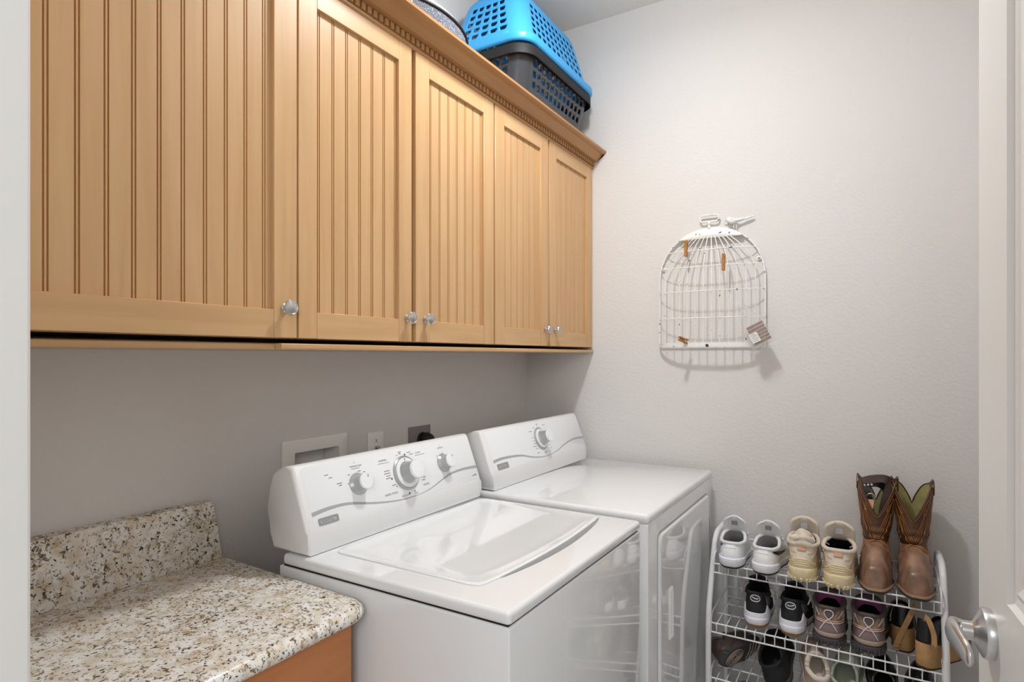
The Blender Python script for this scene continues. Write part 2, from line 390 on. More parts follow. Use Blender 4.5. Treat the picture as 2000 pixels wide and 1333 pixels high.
# ------------------------------------------------------------------ wall cabinets
XF = .330; DTK = .019; ZB, ZT = 1.392, 2.192
def knob(parent, y, z):
    bm = B()
    lathe(bm, [(.0095, 0), (.0095, .002), (.0065, .004), (.0050, .008), (.0055, .013), (.0095, .0155), (.0155, .018), (.0165, .0205), (.0150, .0235), (.0135, .0240), (.0125, .0232), (.010, .0245), (.004, .0262), (0, .0265)], (XF, y, z), (1, 0, 0), 32)
    return obj('knob', bm, 'nickel', parent, 35)
def cab_door(cab, y0, y1, beads0, kn, st=.057):
    zb, zt = ZB + .006, ZT - .006
    # bead board: real double V grooves
    x = XF - .009; g = .0021; ya, yb = y0 + st, y1 - st
    prof = [(ya, x)]
    k = beads0
    while k < yb - .004:
        for c in (k - .00275, k + .00275):
            if ya + .002 < c < yb - .002: prof += [(c - .0015, x), (c - .0005, x - g), (c + .0005, x - g), (c + .0015, x)]
        k += .0413
    prof.append((yb, x)); prof += [(yb, x - .006), (ya, x - .006)]
    prism(bm := B(), prof, lambda p, q, z: (q, p, z), zb + .058, zt - .060)
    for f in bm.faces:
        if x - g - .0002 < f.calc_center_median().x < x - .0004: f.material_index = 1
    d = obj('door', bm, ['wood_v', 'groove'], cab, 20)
    for a, b in ((y0, y0 + st), (y1 - st, y1)): obj('stile', box(B(), XF - DTK, XF, a, b, zb, zt, .0012, 1), 'wood_v', d)
    for a, b in ((zb, zb + .058), (zt - .060, zt)): obj('rail', box(B(), XF - DTK, XF - .0003, y0 + st, y1 - st, a, b, .0008, 1), 'wood_h', d)
    if kn is not None: knob(d, kn, 1.460)
    return d
def cabinet(label, y0, y1, gap=None):
    c = thing('wall_cabinet', label, 'cabinet', (0.0, (y0 + y1) / 2, ZB - .014), group='maple wall cabinets')
    bm = B(); xb, a, b = XF - DTK - .002, y0 + .0005, y1 - .0005
    out = [(.001, a), (xb, a)]
    if gap: out += [(xb, gap - .006), (xb - .12, gap - .006), (xb - .12, gap + .006), (xb, gap + .006)]     # the opening between the two doors
    out += [(xb, b), (.001, b)]
    prism(bm, out, lambda p, q, z: (p, q, z), ZB + .005, ZT + .012)
    obj('body', bm, 'wood_v', c)
    return c
c1 = cabinet('wide single-door maple wall cabinet over the granite counter', .236, .8505)
cab_door(c1, .300, .842, .396, .811)
c2 = cabinet('maple two-door wall cabinet above the washer', .8515, 1.6125, 1.218)
cab_door(c2, .846, 1.210, .9065, 1.190, .050); cab_door(c2, 1.226, 1.609, 1.2975, 1.264)
c3 = cabinet('maple two-door wall cabinet above the dryer, against the back wall', 1.6135, 2.402, 1.9915)
cab_door(c3, 1.617, 1.984, 1.689, 1.962); cab_door(c3, 1.999, 2.398, 2.071, 2.040)
# light rails under the doors
def rail(cab, y0, y1, xf, x0, cut=0):
    bm = B()
    prism(bm, [(x0, ZB - .0175), (xf - .003, ZB - .0175), (xf, ZB - .0145), (xf, ZB - .0075), (xf - .003, ZB - .0055), (x0, ZB - .0055)], lambda p, q, a: (p, a, q), y0, y1, .0008)
    if cut:
        for v in bm.verts:
            if v.co.y < y0 + .01: v.co.y += (xf - v.co.x) * -.0 + max(0, (v.co.x - (XF - .03))) * .9
    return obj('light_rail', bm, 'wood_h', cab, 30)
rail(c1, .24, .7995, XF - .016, .003)
rail(c2, .8005, 1.6125, XF + .004, .003, 0); rail(c3, 1.6135, 2.4030, XF + .004, .003)
# crown moulding with its dentil strip
cr = thing('crown_moulding', 'maple crown moulding with dentils running along the tops of the cabinets', 'moulding', (XF, 1.32, ZT - .01))
cp = [(XF - .012, 2.176), (XF + .001, 2.176), (XF + .004, 2.180), (XF + .004, 2.184), (XF + .001, 2.187), (XF + .001, 2.2055), (XF + .012, 2.2065), (XF + .014, 2.210)]
for k in range(9):
    a = k / 8 * PI / 2; cp.append((XF + .016 + .036 * (1 - math.cos(a)), 2.211 + .021 * math.sin(a)))
cp += [(XF + .058, 2.2335), (XF + .063, 2.237), (XF + .064, 2.244), (XF + .056, 2.244), (XF + .022, 2.207), (XF - .012, 2.2055)]
prism(bm := B(), cp, lambda p, q, a: (p, a, q), .236, 2.4025)
obj('cornice', bm, 'wood_crown', cr, 35)
bm = B(); y = .25
while y < 2.395:
    box(bm, XF + .0005, XF + .0085, y, y + .0125, 2.1885, 2.205, .0008, 1); y += .0198
obj('dentil_strip', bm, 'wood_crown', cr, 30)
# ------------------------------------------------------------------ base cabinet and granite counter
bc = thing('base_cabinet', 'warm brown wood base cabinet carrying the granite counter', 'cabinet', (.26, .54, 0))
bm = B(); box(bm, .02, .485, .236, .838, .10, .842); box(bm, .02, .43, .24, .834, 0, .10)
obj('body', bm, 'wood_base', bc, 0)
bm = B(); box(bm, .4852, .503, .250, .832, .66, .834, .003)
dr_ = obj('drawer', bm, 'wood_base', bc)
bm = B(); lathe(bm, [(.0095, 0), (.005, .008), (.0155, .018), (.0165, .0205), (.0135, .024), (0, .0265)], (.503, .54, .745), (1, 0, 0), 24); obj('knob', bm, 'nickel', dr_, 35)
bm = B(); box(bm, .4852, .503, .250, .832, .115, .65, .003)
dr2 = obj('door', bm, 'wood_base', bc)
bm = B(); lathe(bm, [(.0095, 0), (.005, .008), (.0155, .018), (.0165, .0205), (.0135, .024), (0, .0265)], (.503, .80, .60), (1, 0, 0), 24); obj('knob', bm, 'nickel', dr2, 35)
ct = thing('granite_countertop', 'speckled granite countertop with a raised backsplash, left of the washer', 'countertop', (.28, .55, .843))
ZC, CE, CX = .877, .8615, .533
out = [(.002, .2335), (CX, .2335)]
r = .045
for k in range(9):
    a = k / 8 * PI / 2; out.append((CX - r + r * math.cos(a), CE - r + r * math.sin(a)))
out.append((.002, CE))
bm = B(); rows = []
for k in range(9):       # full bullnose
    a = -PI / 2 + k / 8 * PI; ins = .017 * (1 - math.cos(a)); z = .8602 + .0168 * math.sin(a)
    row = []
    for (x, yy) in out:
        nx = x - ins if x > .05 else x; ny = yy - ins * (1 if (yy > .80 and x > .3) else 0)
        row.append((nx, ny, z))
    rows.append(row)
vv = strip(bm, rows, close_u=True); cap(bm, vv[0]); cap(bm, vv[-1])
obj('stone_slab', bm, 'granite', ct, 40)
bm = B()
prism(bm, [(.001, ZC + .0003), (.040, ZC + .0003), (.034, .955), (.030, 1.003), (.024, 1.012), (.001, 1.014)], lambda p, q, a: (p, a, q), .2335, CE - .002, .003)
for v in bm.verts:
    if v.co.y > .8: v.co.y -= (v.co.z - ZC) * .12
obj('backsplash', bm, 'granite', ct, 30)
# ------------------------------------------------------------------ washer and dryer
FT = V(-.054, 0, .141).normalized(); FN = V(.141, 0, .054).normalized(); FP = V(.322, 0, .972)
def F(y, t, off=0.0): return V(0, y, 0) + FP + FT * t + FN * off
def machine_shell(root, y0, y1, xf, top_z=.92, lip=.022):
    bm = B(); box(bm, .238, xf + .0015, y0 + .0015, y1 - .0015, .02, top_z - lip - .006, .004, 3)
    obj('body', bm, 'enamel', root, 40)
    obj('top_gap_shade', box(B(), .25, xf - .004, y0 + .006, y1 - .006, top_z - lip - .012, top_z - lip + .004), 'black_p', root, 0)  # black box added to paint the shade in the gap below the top
    for x in (.28, xf - .06):
        for yy in (y0 + .06, y1 - .06): obj('foot', lathe(B(), [(.02, 0), (.02, .008), (.008, .01), (.008, .03)], (x, yy, 0), (0, 0, 1), 12), 'black_p', root)
def console(root, y0, y1, name='console'):
    bm = B()
    prof = [(.206, .9215), (.192, .955), (.189, 1.010), (.192, 1.062), (.203, 1.092), (.222, 1.105), (.245, 1.111), (.266, 1.1135), (.272, 1.110), (.3235, .976), (.3245, .968), (.3262, .940), (.325, .9215)]
    pts = []
    for i in range(len(prof)):
        pts.append(prof[i])
    prism(bm, pts, lambda p, q, a: (p, a, q), y0, y1, .010)
    c = obj(name, bm, 'console', root, 50)
    bm = B()
    rows = []
    a0, a1, t0, t1 = y0 + .018, y1 - .004, .003, .146
    out = rrect(a0, a1, t0, t1, .010, 4)
    vv = strip(bm, [[F(y, t, -.002) for y, t in out], [F(y, t, .0018) for y, t in out], [F(y + (.002 if y < (a0 + a1) / 2 else -.002), t + (.002 if t < .07 else -.002), .0032) for y, t in out]], close_u=True)
    cap(bm, vv[-1])
    p = obj('control_panel', bm, 'panel', root, 40)
    return c, p
def swoosh(panel, pts, wid):
    c = smooth_path([V(y, t, 0) for y, t in pts], 10); n = len(c)
    bm = B(); rows = []
    for i, q in enumerate(c):
        t = i / (n - 1); w_ = wid * (abs(t - .52) / .52 * .85 + .15)
        rows.append([F(q.x, q.y + w_ / 2, .0035), F(q.x, q.y - w_ / 2, .0035), ])
    strip(bm, rows)
    obj('wave_stripe', bm, 'stripe', panel, 0)
def badge(panel, y0, y1, t0, t1, seed):
    bm = B(); out = rrect(y0, y1, t0, t1, .004, 4)
    vv = strip(bm, [[F(y, t, .003) for y, t in out], [F(y, t, .0045) for y, t in out]], close_u=True); cap(bm, vv[-1])
    b = obj('badge', bm, 'badge', panel, 0, label='grey rounded logo badge with worn pale letters')
    rnd = random.Random(seed); bm = B(); n = 6; wy = (y1 - y0 - .010) / n; hh = (t1 - t0) * .5; tm = (t0 + t1) / 2
    for i in range(n):
        a = y0 + .005 + i * wy
        for k in range(3):
            p = (a + rnd.random() * wy * .7, tm - hh / 2 + rnd.random() * hh); q = (a + rnd.random() * wy * .8, tm - hh / 2 + rnd.random() * hh)
            dx, dt = q[0] - p[0], q[1] - p[1]; L_ = math.hypot(dx, dt) + 1e-6; nx, nt_ = -dt / L_ * .0007, dx / L_ * .0007
            bm.faces.new([bm.verts.new(F(*z, .0048)) for z in ((p[0] + nx, p[1] + nt_), (q[0] + nx, q[1] + nt_), (q[0] - nx, q[1] - nt_), (p[0] - nx, p[1] - nt_))])
    obj('badge_lettering', bm, 'badge_mark', b, 0)
def small_dial(panel, y, t, name='selector_knob'):
    bm = B(); lathe(bm, [(.0275, 0), (.0275, .004), (.0245, .007), (.0215, .010), (.019, .028)], F(y, t, .002), FN, 36)
    k = obj(name, bm, 'knob_grey', panel, 35)
    bm = B(); lathe(bm, [(.019, .0275), (.0195, .031), (.0180, .0335), (0, .0345)], F(y, t, .002), FN, 36)
    bm2 = k; c = obj('knob_cap', bm, 'knob_white', k, 35)
    bm = B(); a = F(y, t, .0368) ; pt = [F(y + .004, t + .009, .0368), F(y + .006, t + .008, .0368), F(y + .008, t + .014, .0366), F(y + .006, t + .015, .0366)]
    bm.faces.new([bm.verts.new(q) for q in pt]); obj('pointer_mark', bm, 'print', k, 0)
def big_dial(panel, y, t, R=.047):
    bm = B(); lathe(bm, [(R, 0), (R, .005), (R * .93, .0075), (R * .86, .006)], F(y, t, .002), FN, 48)
    k = obj('cycle_dial', bm, 'knob_grey', panel, 35)
    bm = B(); lathe(bm, [(R * .86, .004), (R * .86, .009), (R * .80, .0105), (R * .60, .010)], F(y, t, .002), FN, 48); obj('dial_skirt', bm, 'knob_white', k, 35)
    bm = B(); lathe(bm, [(R * .66, .009), (R * .60, .014), (R * .565, .018), (R * .51, .040)], F(y, t, .002), FN, 48); obj('dial_grip', bm, 'knob_grey', k, 35)
    bm = B(); lathe(bm, [(R * .51, .0395), (R * .515, .044), (R * .48, .047), (0, .048)], F(y, t, .002), FN, 48); obj('knob_cap', bm, 'knob_white', k, 35)
    bm = B(); q = [(y - .002, t + R * .70), (y + .0005, t + R * .70), (y + .0005, t + R * .82), (y - .002, t + R * .82)]
    bm.faces.new([bm.verts.new(F(*z, .0133)) for z in q]); obj('pointer_mark', bm, 'print', k, 0)
def ptext(bm, s, y, t, size, align='CENTER'): text(bm, s, size, F(y, t, .0036), (0, 1, 0), FT, align)
def dash(bm, y, t, l, h=.0012): bm.faces.new([bm.verts.new(F(a, b, .0036)) for a, b in ((y, t), (y + l, t), (y + l, t + h), (y, t + h))])
def dot(bm, y, t, r):
    bm.faces.new([bm.verts.new(F(y + r * math.cos(k * PI / 6), t + r * math.sin(k * PI / 6), .0036)) for k in range(12)])
# washer
wa = thing('washing_machine', 'white top-loading washing machine between granite counter and dryer', 'washing machine', (.52, 1.20, 0))
WY0, WY1 = .866, 1.5375
machine_shell(wa, WY0, WY1, .842)
XB = .25
bm = B(); box(bm, XB, .845, WY0, WY1, .895, .920, .0090, 4)
obj('top_panel', bm, 'enamel', wa, 50)
# lid: slightly raised, with a bowed front edge
def lid_outline(ins):
    xb, xf_, a0, a1 = .345 + ins, .742 - ins, .930 + ins, 1.515 - ins
    o = []
    for k in range(7):
        a = PI / 2 * k / 6; o.append((xb + .02 - .02 * math.sin(a), a0 + .02 - .02 * math.cos(a)))
    o = [(xb, a0 + .02)]
    o = []
    n = 20
    o += [(xb, a1 - .018), (xb, a0 + .018), (xb + .006, a0 + .005), (xb + .018, a0)]
    o += [(xf_ - .03, a0), (xf_ - .010, a0 + .006), (xf_ - .003, a0 + .018)]
    for k in range(1, n):
        t = k / n; o.append((xf_ + .014 * math.sin(PI * t) , a0 + .025 + (a1 - a0 - .05) * t))
    o += [(xf_ - .003, a1 - .018), (xf_ - .010, a1 - .006), (xf_ - .03, a1), (xb + .018, a1), (xb + .006, a1 - .005)]
    return o
bm = B()
def lidz(x, z): return z
rows = [[(x, y, .9195) for x, y in lid_outline(.0)], [(x, y, .9225) for x, y in lid_outline(.0)], [(x, y, .9248) for x, y in lid_outline(.003)], [(x, y, .9252) for x, y in lid_outline(.009)],
        [(x, y, .9236) for x, y in lid_outline(.014)], [(x, y, .9236) for x, y in lid_outline(.05)]]
vv = strip(bm, rows, close_u=True); cap(bm, vv[-1])
obj('lid', bm, 'enamel', wa, 40)
# flat grey strip painted as shade of the finger recess before the lid
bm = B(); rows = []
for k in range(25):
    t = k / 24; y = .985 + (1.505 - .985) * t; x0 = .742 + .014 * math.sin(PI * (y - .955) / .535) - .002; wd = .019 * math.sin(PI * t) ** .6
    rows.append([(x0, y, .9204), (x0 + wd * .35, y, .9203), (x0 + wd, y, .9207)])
strip(bm, rows); obj('lid_recess_shade', bm, 'badge', wa, 0)
cs, pn = console(wa, .874, 1.545)
swoosh(pn, [(.8955, .036), (.945, .0405), (1.006, .0385), (1.09, .022), (1.174, .0115), (1.25, .011), (1.303, .0175), (1.36, .032), (1.41, .0425), (1.47, .0455), (1.540, .0425)], .0095)
badge(pn, .908, .966, .0075, .024, 3)
small_dial(pn, 1.0495, .0785); small_dial(pn, 1.3885, .0785); big_dial(pn, 1.2225, .0765)
bm = B()
ptext(bm, 'TEMPERATURE', 1.055, .1205, .0060); dash(bm, 1.04, .1165, .026, .0010); dash(bm, 1.053, .129, .001, .006)
ptext(bm, 'NORMAL', 1.150, .1195, .0075); dash(bm, 1.130, .1140, .042, .0010)
ptext(bm, 'CASUAL', 1.291, .1215, .0065); dash(bm, 1.276, .1165, .042, .0010); ptext(bm, 'HAND WASH', 1.150, .0300, .0080); ptext(bm, 'DELICATE', 1.198, .0165, .0062)
ptext(bm, 'OPTIONS', 1.392, .1215, .0060); dash(bm, 1.391, .129, .0012, .004)
ptext(bm, 'HEAVY', 1.264, .1215, .0055); ptext(bm, 'WHITES', 1.290, .0300, .0075)
for y, t, l in ((1.145, .092, .020), (1.143, .0855, .022), (1.149, .079, .014), (1.145, .0725, .018), (1.160, .052, .016), (1.017, .0835, .008), (1.024, .104, .007), (1.058, .108, .010), (1.075, .1035, .007), (1.079, .0965, .006), (1.277, .068, .018), (1.277, .0455, .014), (1.236, .0165, .012), (1.283, .052, .012), (1.365, .101, .004), (1.395, .107, .004), (.955, .115, .012), (.966, .107, .010), (.985, .0895, .016), (.99, .0845, .009), (1.503, .017, .022), (1.517, .0195, .010), (1.213, .134, .012), (1.214, .1295, .009), (1.247, .129, .014)):
    dash(bm, y, t, l, .0017)
obj('printed_lettering', bm, 'print', pn, 0)
bm = B()
for y, t, r in ((1.2055, .1275, .0013), (1.237, .1255, .0026), (1.1655, .070, .0026), (1.2755, .0565, .0024), (1.1765, .0475, .0017), (1.216, .0215, .0028), (1.238, .0235, .0018)): dot(bm, y, t, r)
obj('cycle_dots', bm, 'print_dark', pn, 0)
# dryer
dy = thing('clothes_dryer', 'white front-loading clothes dryer in the corner beside the washer', 'dryer', (.52, 1.98, 0))
DY0, DY1 = 1.600, 2.366
machine_shell(dy, DY0, DY1, .842)
bm = B(); box(bm, XB, .846, DY0, DY1, .890, .920, .0125, 4)
obj('top_panel', bm, 'enamel', dy, 50)
cs2, pn2 = console(dy, 1.614, 2.348)
# control strip graphics of the dryer
def shift(pts, a, b): return pts
swoosh(pn2, [(1.6365, .041), (1.70, .0445), (1.81, .0375), (1.89, .020), (1.9636, .0105), (2.02, .0105), (2.08, .0165), (2.15, .0315), (2.22, .042), (2.28, .0445), (2.342, .041)], .0105)
badge(pn2, 1.650, 1.718, .010, .030, 8)
big_dial(pn2, 1.985, .079, .043)
bm = B()
for y, t, l in ((1.985, .135, .010), (1.985, .1305, .007), (2.03, .1265, .018), (1.915, .1115, .022), (1.925, .088, .010), (1.925, .075, .012), (1.928, .065, .014), (1.915, .0545, .026), (1.93, .045, .016), (1.93, .028, .018), (2.04, .034, .008), (2.035, .048, .008), (2.025, .022, .006)): dash(bm, y, t, l, .0019)
obj('printed_lettering', bm, 'print', pn2, 0)
bm = B()
for y, t, r in ((1.958, .124, .0022), (1.99, .0235, .0026), (2.003, .026, .0022)): dot(bm, y, t, r)
obj('cycle_dots', bm, 'print_dark', pn2, 0)
# door of the dryer
XD = .8435
bm = B(); out = rrect(1.688, 2.292, .10, .842, .022, 5)
def dout(ins): return rrect(1.688 + ins, 2.292 - ins, .10 + ins, .842 - ins, .022, 5)
vv = strip(bm, [[(XD - .002, y, z) for y, z in dout(0)], [(XD + .004, y, z) for y, z in dout(0)], [(XD + .008, y, z) for y, z in dout(.003)], [(XD + .009, y, z) for y, z in dout(.008)]], close_u=True); cap(bm, vv[-1])
dd = obj('door', bm, 'enamel', dy, 40)
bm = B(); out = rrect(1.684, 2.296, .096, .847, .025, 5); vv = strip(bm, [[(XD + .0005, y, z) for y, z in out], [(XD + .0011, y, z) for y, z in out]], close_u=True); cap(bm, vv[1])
obj('door_gap_shadow_line', bm, 'knob_grey', dy, 0).name = 'door_gap_shade'  # grey sheet behind the door, painting the shadow line of its gap
bm = B(); rows = []
for x, i in ((XD + .007, -.003), (XD + .013, 0), (XD + .015, .004), (XD + .010, .007)):
    rows.append([(x, y, z) for y, z in rrect(1.770 + i, 1.803 - i, .505 + i, .660 - i, .006, 3)])
vv = strip(bm, rows, close_u=True); cap(bm, vv[-1]); obj('door_handle', bm, 'enamel', dd, 40)
for z in (.718, .420):
    bm = B(); box(bm, XD - .001, XD + .006, 2.298, 2.309, z - .036, z + .036, .002)
    for k in (-.02, 0, .02): box(bm, XD + .004, XD + .0065, 2.2975, 2.3095, z + k - .004, z + k + .004, .001)
    obj('hinge', bm, 'knob_grey', dy, 30)
# ------------------------------------------------------------------ fittings on the left wall
ob = thing('washer_outlet_box', 'off-white recessed washer outlet box frame on the wall above the washer console', 'outlet box', (0, 1.172, 1.02))
bm = B(); o1 = rrect(1.055, 1.288, .925, 1.127, .004, 3); o2 = rrect(OB[0] + .001, OB[1] - .001, OB[2] + .001, OB[3] - .001, .004, 3)
strip(bm, [[(.0005, y, z) for y, z in o1], [(.007, y, z) for y, z in o1], [(.009, y, z) for y, z in rrect(1.058, 1.285, .928, 1.124, .004, 3)], [(.009, y, z) for y, z in o2], [(-.055, y, z) for y, z in o2]], close_u=True)
obj('frame', bm, 'outbox', ob, 30)
bm = B(); box(bm, -.065, -.056, OB[0] - .004, OB[1] + .004, OB[2] - .004, OB[3] + .004); obj('back_box', bm, 'outbox', ob, 0)
def plate(name, label, m, y0, y1, z0, z1):
    t = thing(name, label, 'wall plate', (0, (y0 + y1) / 2, (z0 + z1) / 2))
    bm = B(); box(bm, .0003, .006, y0, y1, z0, z1, .002); obj('plate', bm, m, t, 30); return t
cp_ = plate('cable_plate', 'white cable cover plate with a coax socket on the wall behind the washer', 'outbox', 1.377, 1.447, 1.000, 1.1155)
bm = B()
for k in range(2):
    s = 1 if k else -1
    tube(bm, [(.0065, 1.412 - .004 * s, 1.082), (.0065, 1.412 + .004 * s, 1.092)], .0007, 6)
obj('mark', bm, 'print', cp_)
bm = B(); lathe(bm, [(.0075, 0), (.0075, .003), (.0045, .004), (.0045, .012), (.002, .012)], (.006, 1.412, 1.066), (1, 0, 0), 18)
obj('coax_socket', bm, 'nickel', cp_, 35)
op = plate('dryer_outlet', 'grey dryer outlet plate with black plug on the wall behind the washer', 'wallplate_grey', 1.572, 1.687, 1.000, 1.1125)
bm = B(); lathe(bm, [(.028, 0), (.028, .004), (.026, .006), (0, .006)], (.006, 1.640, 1.062), (1, 0, 0), 28); obj('socket_face', bm, 'black_p', op, 35)
pg = thing('power_plug', 'black dryer plug with its cord pushed into the grey outlet', 'plug', (.012, 1.645, 1.066))
bm = B(); lathe(bm, [(.024, .0005), (.025, .010), (.022, .026), (.016, .034), (.009, .040)], (.012, 1.645, 1.066), (1, .1, -.2), 24); obj('plug_body', bm, 'black_p', pg, 40)
bm = B(); tube(bm, smooth_path([(.045, 1.650, 1.062), (.075, 1.656, 1.050), (.085, 1.664, 1.005), (.06, 1.675, .90), (.05, 1.68, .70), (.06, 1.70, .45)], 6), .007, 10); obj('cord', bm, 'black_p', pg, 40)
# ------------------------------------------------------------------ laundry baskets and roaster on top of the cabinets
def basket(name, label, m, x0, x1, y0, y1, z0, z1, taper, rows_n, hole, rim=.016, rim_m=None, skirt=.022, crown=.012, hole_z=(.3, .85), cols=(7, 10)):
    """rounded-rectangle tub; z0 is the closed end, z1 the rim; real holes in the four walls"""
    root = thing(name, label, 'laundry basket', ((x0 + x1) / 2, (y0 + y1) / 2, min(z0, z1)))
    R = .06
    def loop_pt(side, s, f):
        i = taper * (1 - f) + crown * max(0, 1 - f / .22) ** 2; a0, a1, b0, b1 = x0 + i, x1 - i, y0 + i, y1 - i
        r = R
        if side == 0: return (a0 + r + (a1 - a0 - 2 * r) * s, b0)
        if side == 1: return (a1, b0 + r + (b1 - b0 - 2 * r) * s)
        if side == 2: return (a1 - r - (a1 - a0 - 2 * r) * s, b1)
        if side == 3: return (a0, b1 - r - (b1 - b0 - 2 * r) * s)
    def corner_pt(side, k, f):
        i = taper * (1 - f) + crown * max(0, 1 - f / .22) ** 2; a0, a1, b0, b1 = x0 + i, x1 - i, y0 + i, y1 - i
        c = [(a1 - R, b0 + R, -PI / 2), (a1 - R, b1 - R, 0), (a0 + R, b1 - R, PI / 2), (a0 + R, b0 + R, PI)][side]
        a = c[2] + k * PI / 2; return (c[0] + R * math.cos(a), c[1] + R * math.sin(a))
    bm = B()
    fz = [0, .02, .06, hole_z[0]] + [hole_z[0] + (hole_z[1] - hole_z[0]) * (k + 1) / rows_n for k in range(rows_n)] + [.94, 1.0]
    Z = lambda f: z0 + (z1 - z0) * f
    hr = range(3, 3 + rows_n)
    for side in range(4):
        n = cols[side % 2]
        for j in range(len(fz) - 1):
            f0, f1 = fz[j], fz[j + 1]
            for c in range(n):
                s0, s1 = c / n, (c + 1) / n
                q = lambda s, f: (*loop_pt(side, s, f), Z(f))
                rect = [(s0, f0), ((s0 + s1) / 2, f0), (s1, f0), (s1, (f0 + f1) / 2), (s1, f1), ((s0 + s1) / 2, f1), (s0, f1), (s0, (f0 + f1) / 2)]
                if j in hr and hole(side, c, n, j - 3):
                    hs, hf = (s1 - s0) * .35, (f1 - f0) * .29; cs_, cf = (s0 + s1) / 2, (f0 + f1) / 2
                    sl = .12 * (s1 - s0)
                    inner = [(cs_ - hs, cf - hf), (cs_, cf - hf), (cs_ + hs, cf - hf), (cs_ + hs, cf), (cs_ + hs - sl * 1.6, cf + hf), (cs_, cf + hf), (cs_ - hs + sl, cf + hf), (cs_ - hs, cf)]
                    A = [bm.verts.new(q(*p)) for p in rect]; I = [bm.verts.new(q(*p)) for p in inner]
                    for k in range(8): bm.faces.new((A[k], A[(k + 1) % 8], I[(k + 1) % 8], I[k]))
                else:
                    bm.faces.new([bm.verts.new(q(*p)) for p in rect])
            for k in range(6):
                p = lambda kk, f: (*corner_pt(side, kk / 6, f), Z(f))
                if j in hr:
                    fm = (f0 + f1) / 2
                    bm.faces.new([bm.verts.new(p(k, f0)), bm.verts.new(p(k + 1, f0)), bm.verts.new(p(k + 1, fm)), bm.verts.new(p(k + 1, f1)), bm.verts.new(p(k, f1)), bm.verts.new(p(k, fm))])
                else:
                    bm.faces.new([bm.verts.new(p(k, f0)), bm.verts.new(p(k + 1, f0)), bm.verts.new(p(k + 1, f1)), bm.verts.new(p(k, f1))])
    i = taper + crown; bm.faces.new([bm.verts.new((x, y, z0)) for x, y in rrect(x0 + i, x1 - i, y0 + i, y1 - i, R, 6)])
    obj('tub', bm, m, root, 35, solid=.003)
    bm = B(); dz = (z1 - z0) / abs(z1 - z0)
    rows = []
    for o, h in ((0, 0), (.006, .004), (rim * .8, .002), (rim, -.004), (rim, -skirt), (rim - .003, -skirt - .001), (rim - .004, -.006), (.002, -.003)):
        rows.append([(x, y, z1 + h * dz) for x, y in rrect(x0 - o, x1 + o, y0 - o, y1 + o, R + o, 6)])
    strip(bm, rows, close_u=True, close_v=True)
    obj('rim', bm, rim_m or m, root, 50)
    return root
basket('laundry_basket', 'charcoal plastic laundry basket with square holes standing on the cabinet top', 'char', .014, .362, 1.755, 2.315, 2.2062, 2.436, .046, 4,
       lambda s, c, n, r: (r >= 1 if s % 2 == 1 else (r >= 1 and c not in ())), hole_z=(.30, .90), cols=(6, 12), rim=.016, rim_m='black_p', skirt=.034)
basket('laundry_basket', 'blue plastic laundry basket turned upside down over the charcoal basket', 'blue', .010, .366, 1.748, 2.322, 2.700, 2.4475, .064, 6,
       lambda s, c, n, r: (1 <= r <= 5) , hole_z=(.14, .80), cols=(5, 11), rim=.016, crown=.03)
rp = thing('enamel_roaster', 'grey speckled enamel roasting pan with black rim beside the blue basket', 'roasting pan', (.195, 1.335, 2.203))
def oval(r0x, r0y, z, n=48): return [(.188 + r0x * math.cos(k * 2 * PI / n), 1.335 + r0y * math.sin(k * 2 * PI / n), z) for k in range(n)]
bm = B(); vv = strip(bm, [oval(.115, .170, 2.2035), oval(.125, .182, 2.204), oval(.150, .208, 2.216), oval(.162, .222, 2.245), oval(.166, .226, 2.318), oval(.160, .220, 2.318)], close_u=True); cap(bm, vv[0])
obj('pan', bm, 'speck', rp, 50)
bm = B(); c = oval(.1665, .2265, 2.320); tube(bm, c, .0045, 8, closed=True); obj('black_rim', bm, 'black_p', rp, 60)
bm = B(); vv = strip(bm, [oval(.166, .226, 2.3225), oval(.163, .223, 2.332), oval(.150, .210, 2.348), oval(.115, .170, 2.366), oval(.06, .10, 2.378), oval(.005, .01, 2.381)], close_u=True); cap(bm, vv[-1]); cap(bm, vv[0])
ld_ = obj('lid', bm, 'lidspeck', rp, 60)
bm = B(); tube(bm, smooth_path([(.188, 1.29, 2.378), (.188, 1.295, 2.40), (.188, 1.335, 2.408), (.188, 1.375, 2.40), (.188, 1.38, 2.378)], 6), .006, 8); obj('handle', bm, 'black_p', ld_, 50)
# ------------------------------------------------------------------ bird cage wall hanging
cg = thing('birdcage_wall_hanging', 'distressed white wire birdcage decoration hanging on the back wall', 'wall decoration', (.831, D, 1.39))
CXm, CW, CB, CSH = .8325, .200, 1.398, 1.655      # centre, half width, bottom, shoulder
YW = D - .006
def arch(t, hw=CW, top=1.862):
    """outline from bottom left over the top to bottom right, t in 0..1"""
    L1 = CSH - CB; L2 = PI * .5 * (hw + top - CSH); T = 2 * L1 + L2; s = t * T
    if s < L1: return (CXm - hw, CB + s)
    if s > L1 + L2: return (CXm + hw, CB + (T - s))
    a = PI * (s - L1) / L2
    return (CXm - hw * math.cos(a), CSH + (top - CSH) * math.sin(a) ** .92)
pts = [arch(k / 80) for k in range(81)]
bm = B(); ribbon(bm, [(x, YW - .005, z) for x, z in pts], V(0, .011, 0), .0045); obj('frame', bm, 'cage', cg, 40)
def depth(x, z):
    q = max(0, 1 - abs((x - CXm) / CW) ** 3.2)
    d = .052 * q ** .6
    if z > CSH: d *= max(.12, 1 - .75 * ((z - CSH) / .175) ** 2)
    return YW - .006 - d
def halfw(z):
    if z <= CSH: return CW
    q = min(1, (z - CSH) / (1.862 - CSH)); return CW * math.sqrt(max(0, 1 - q ** 2.1))
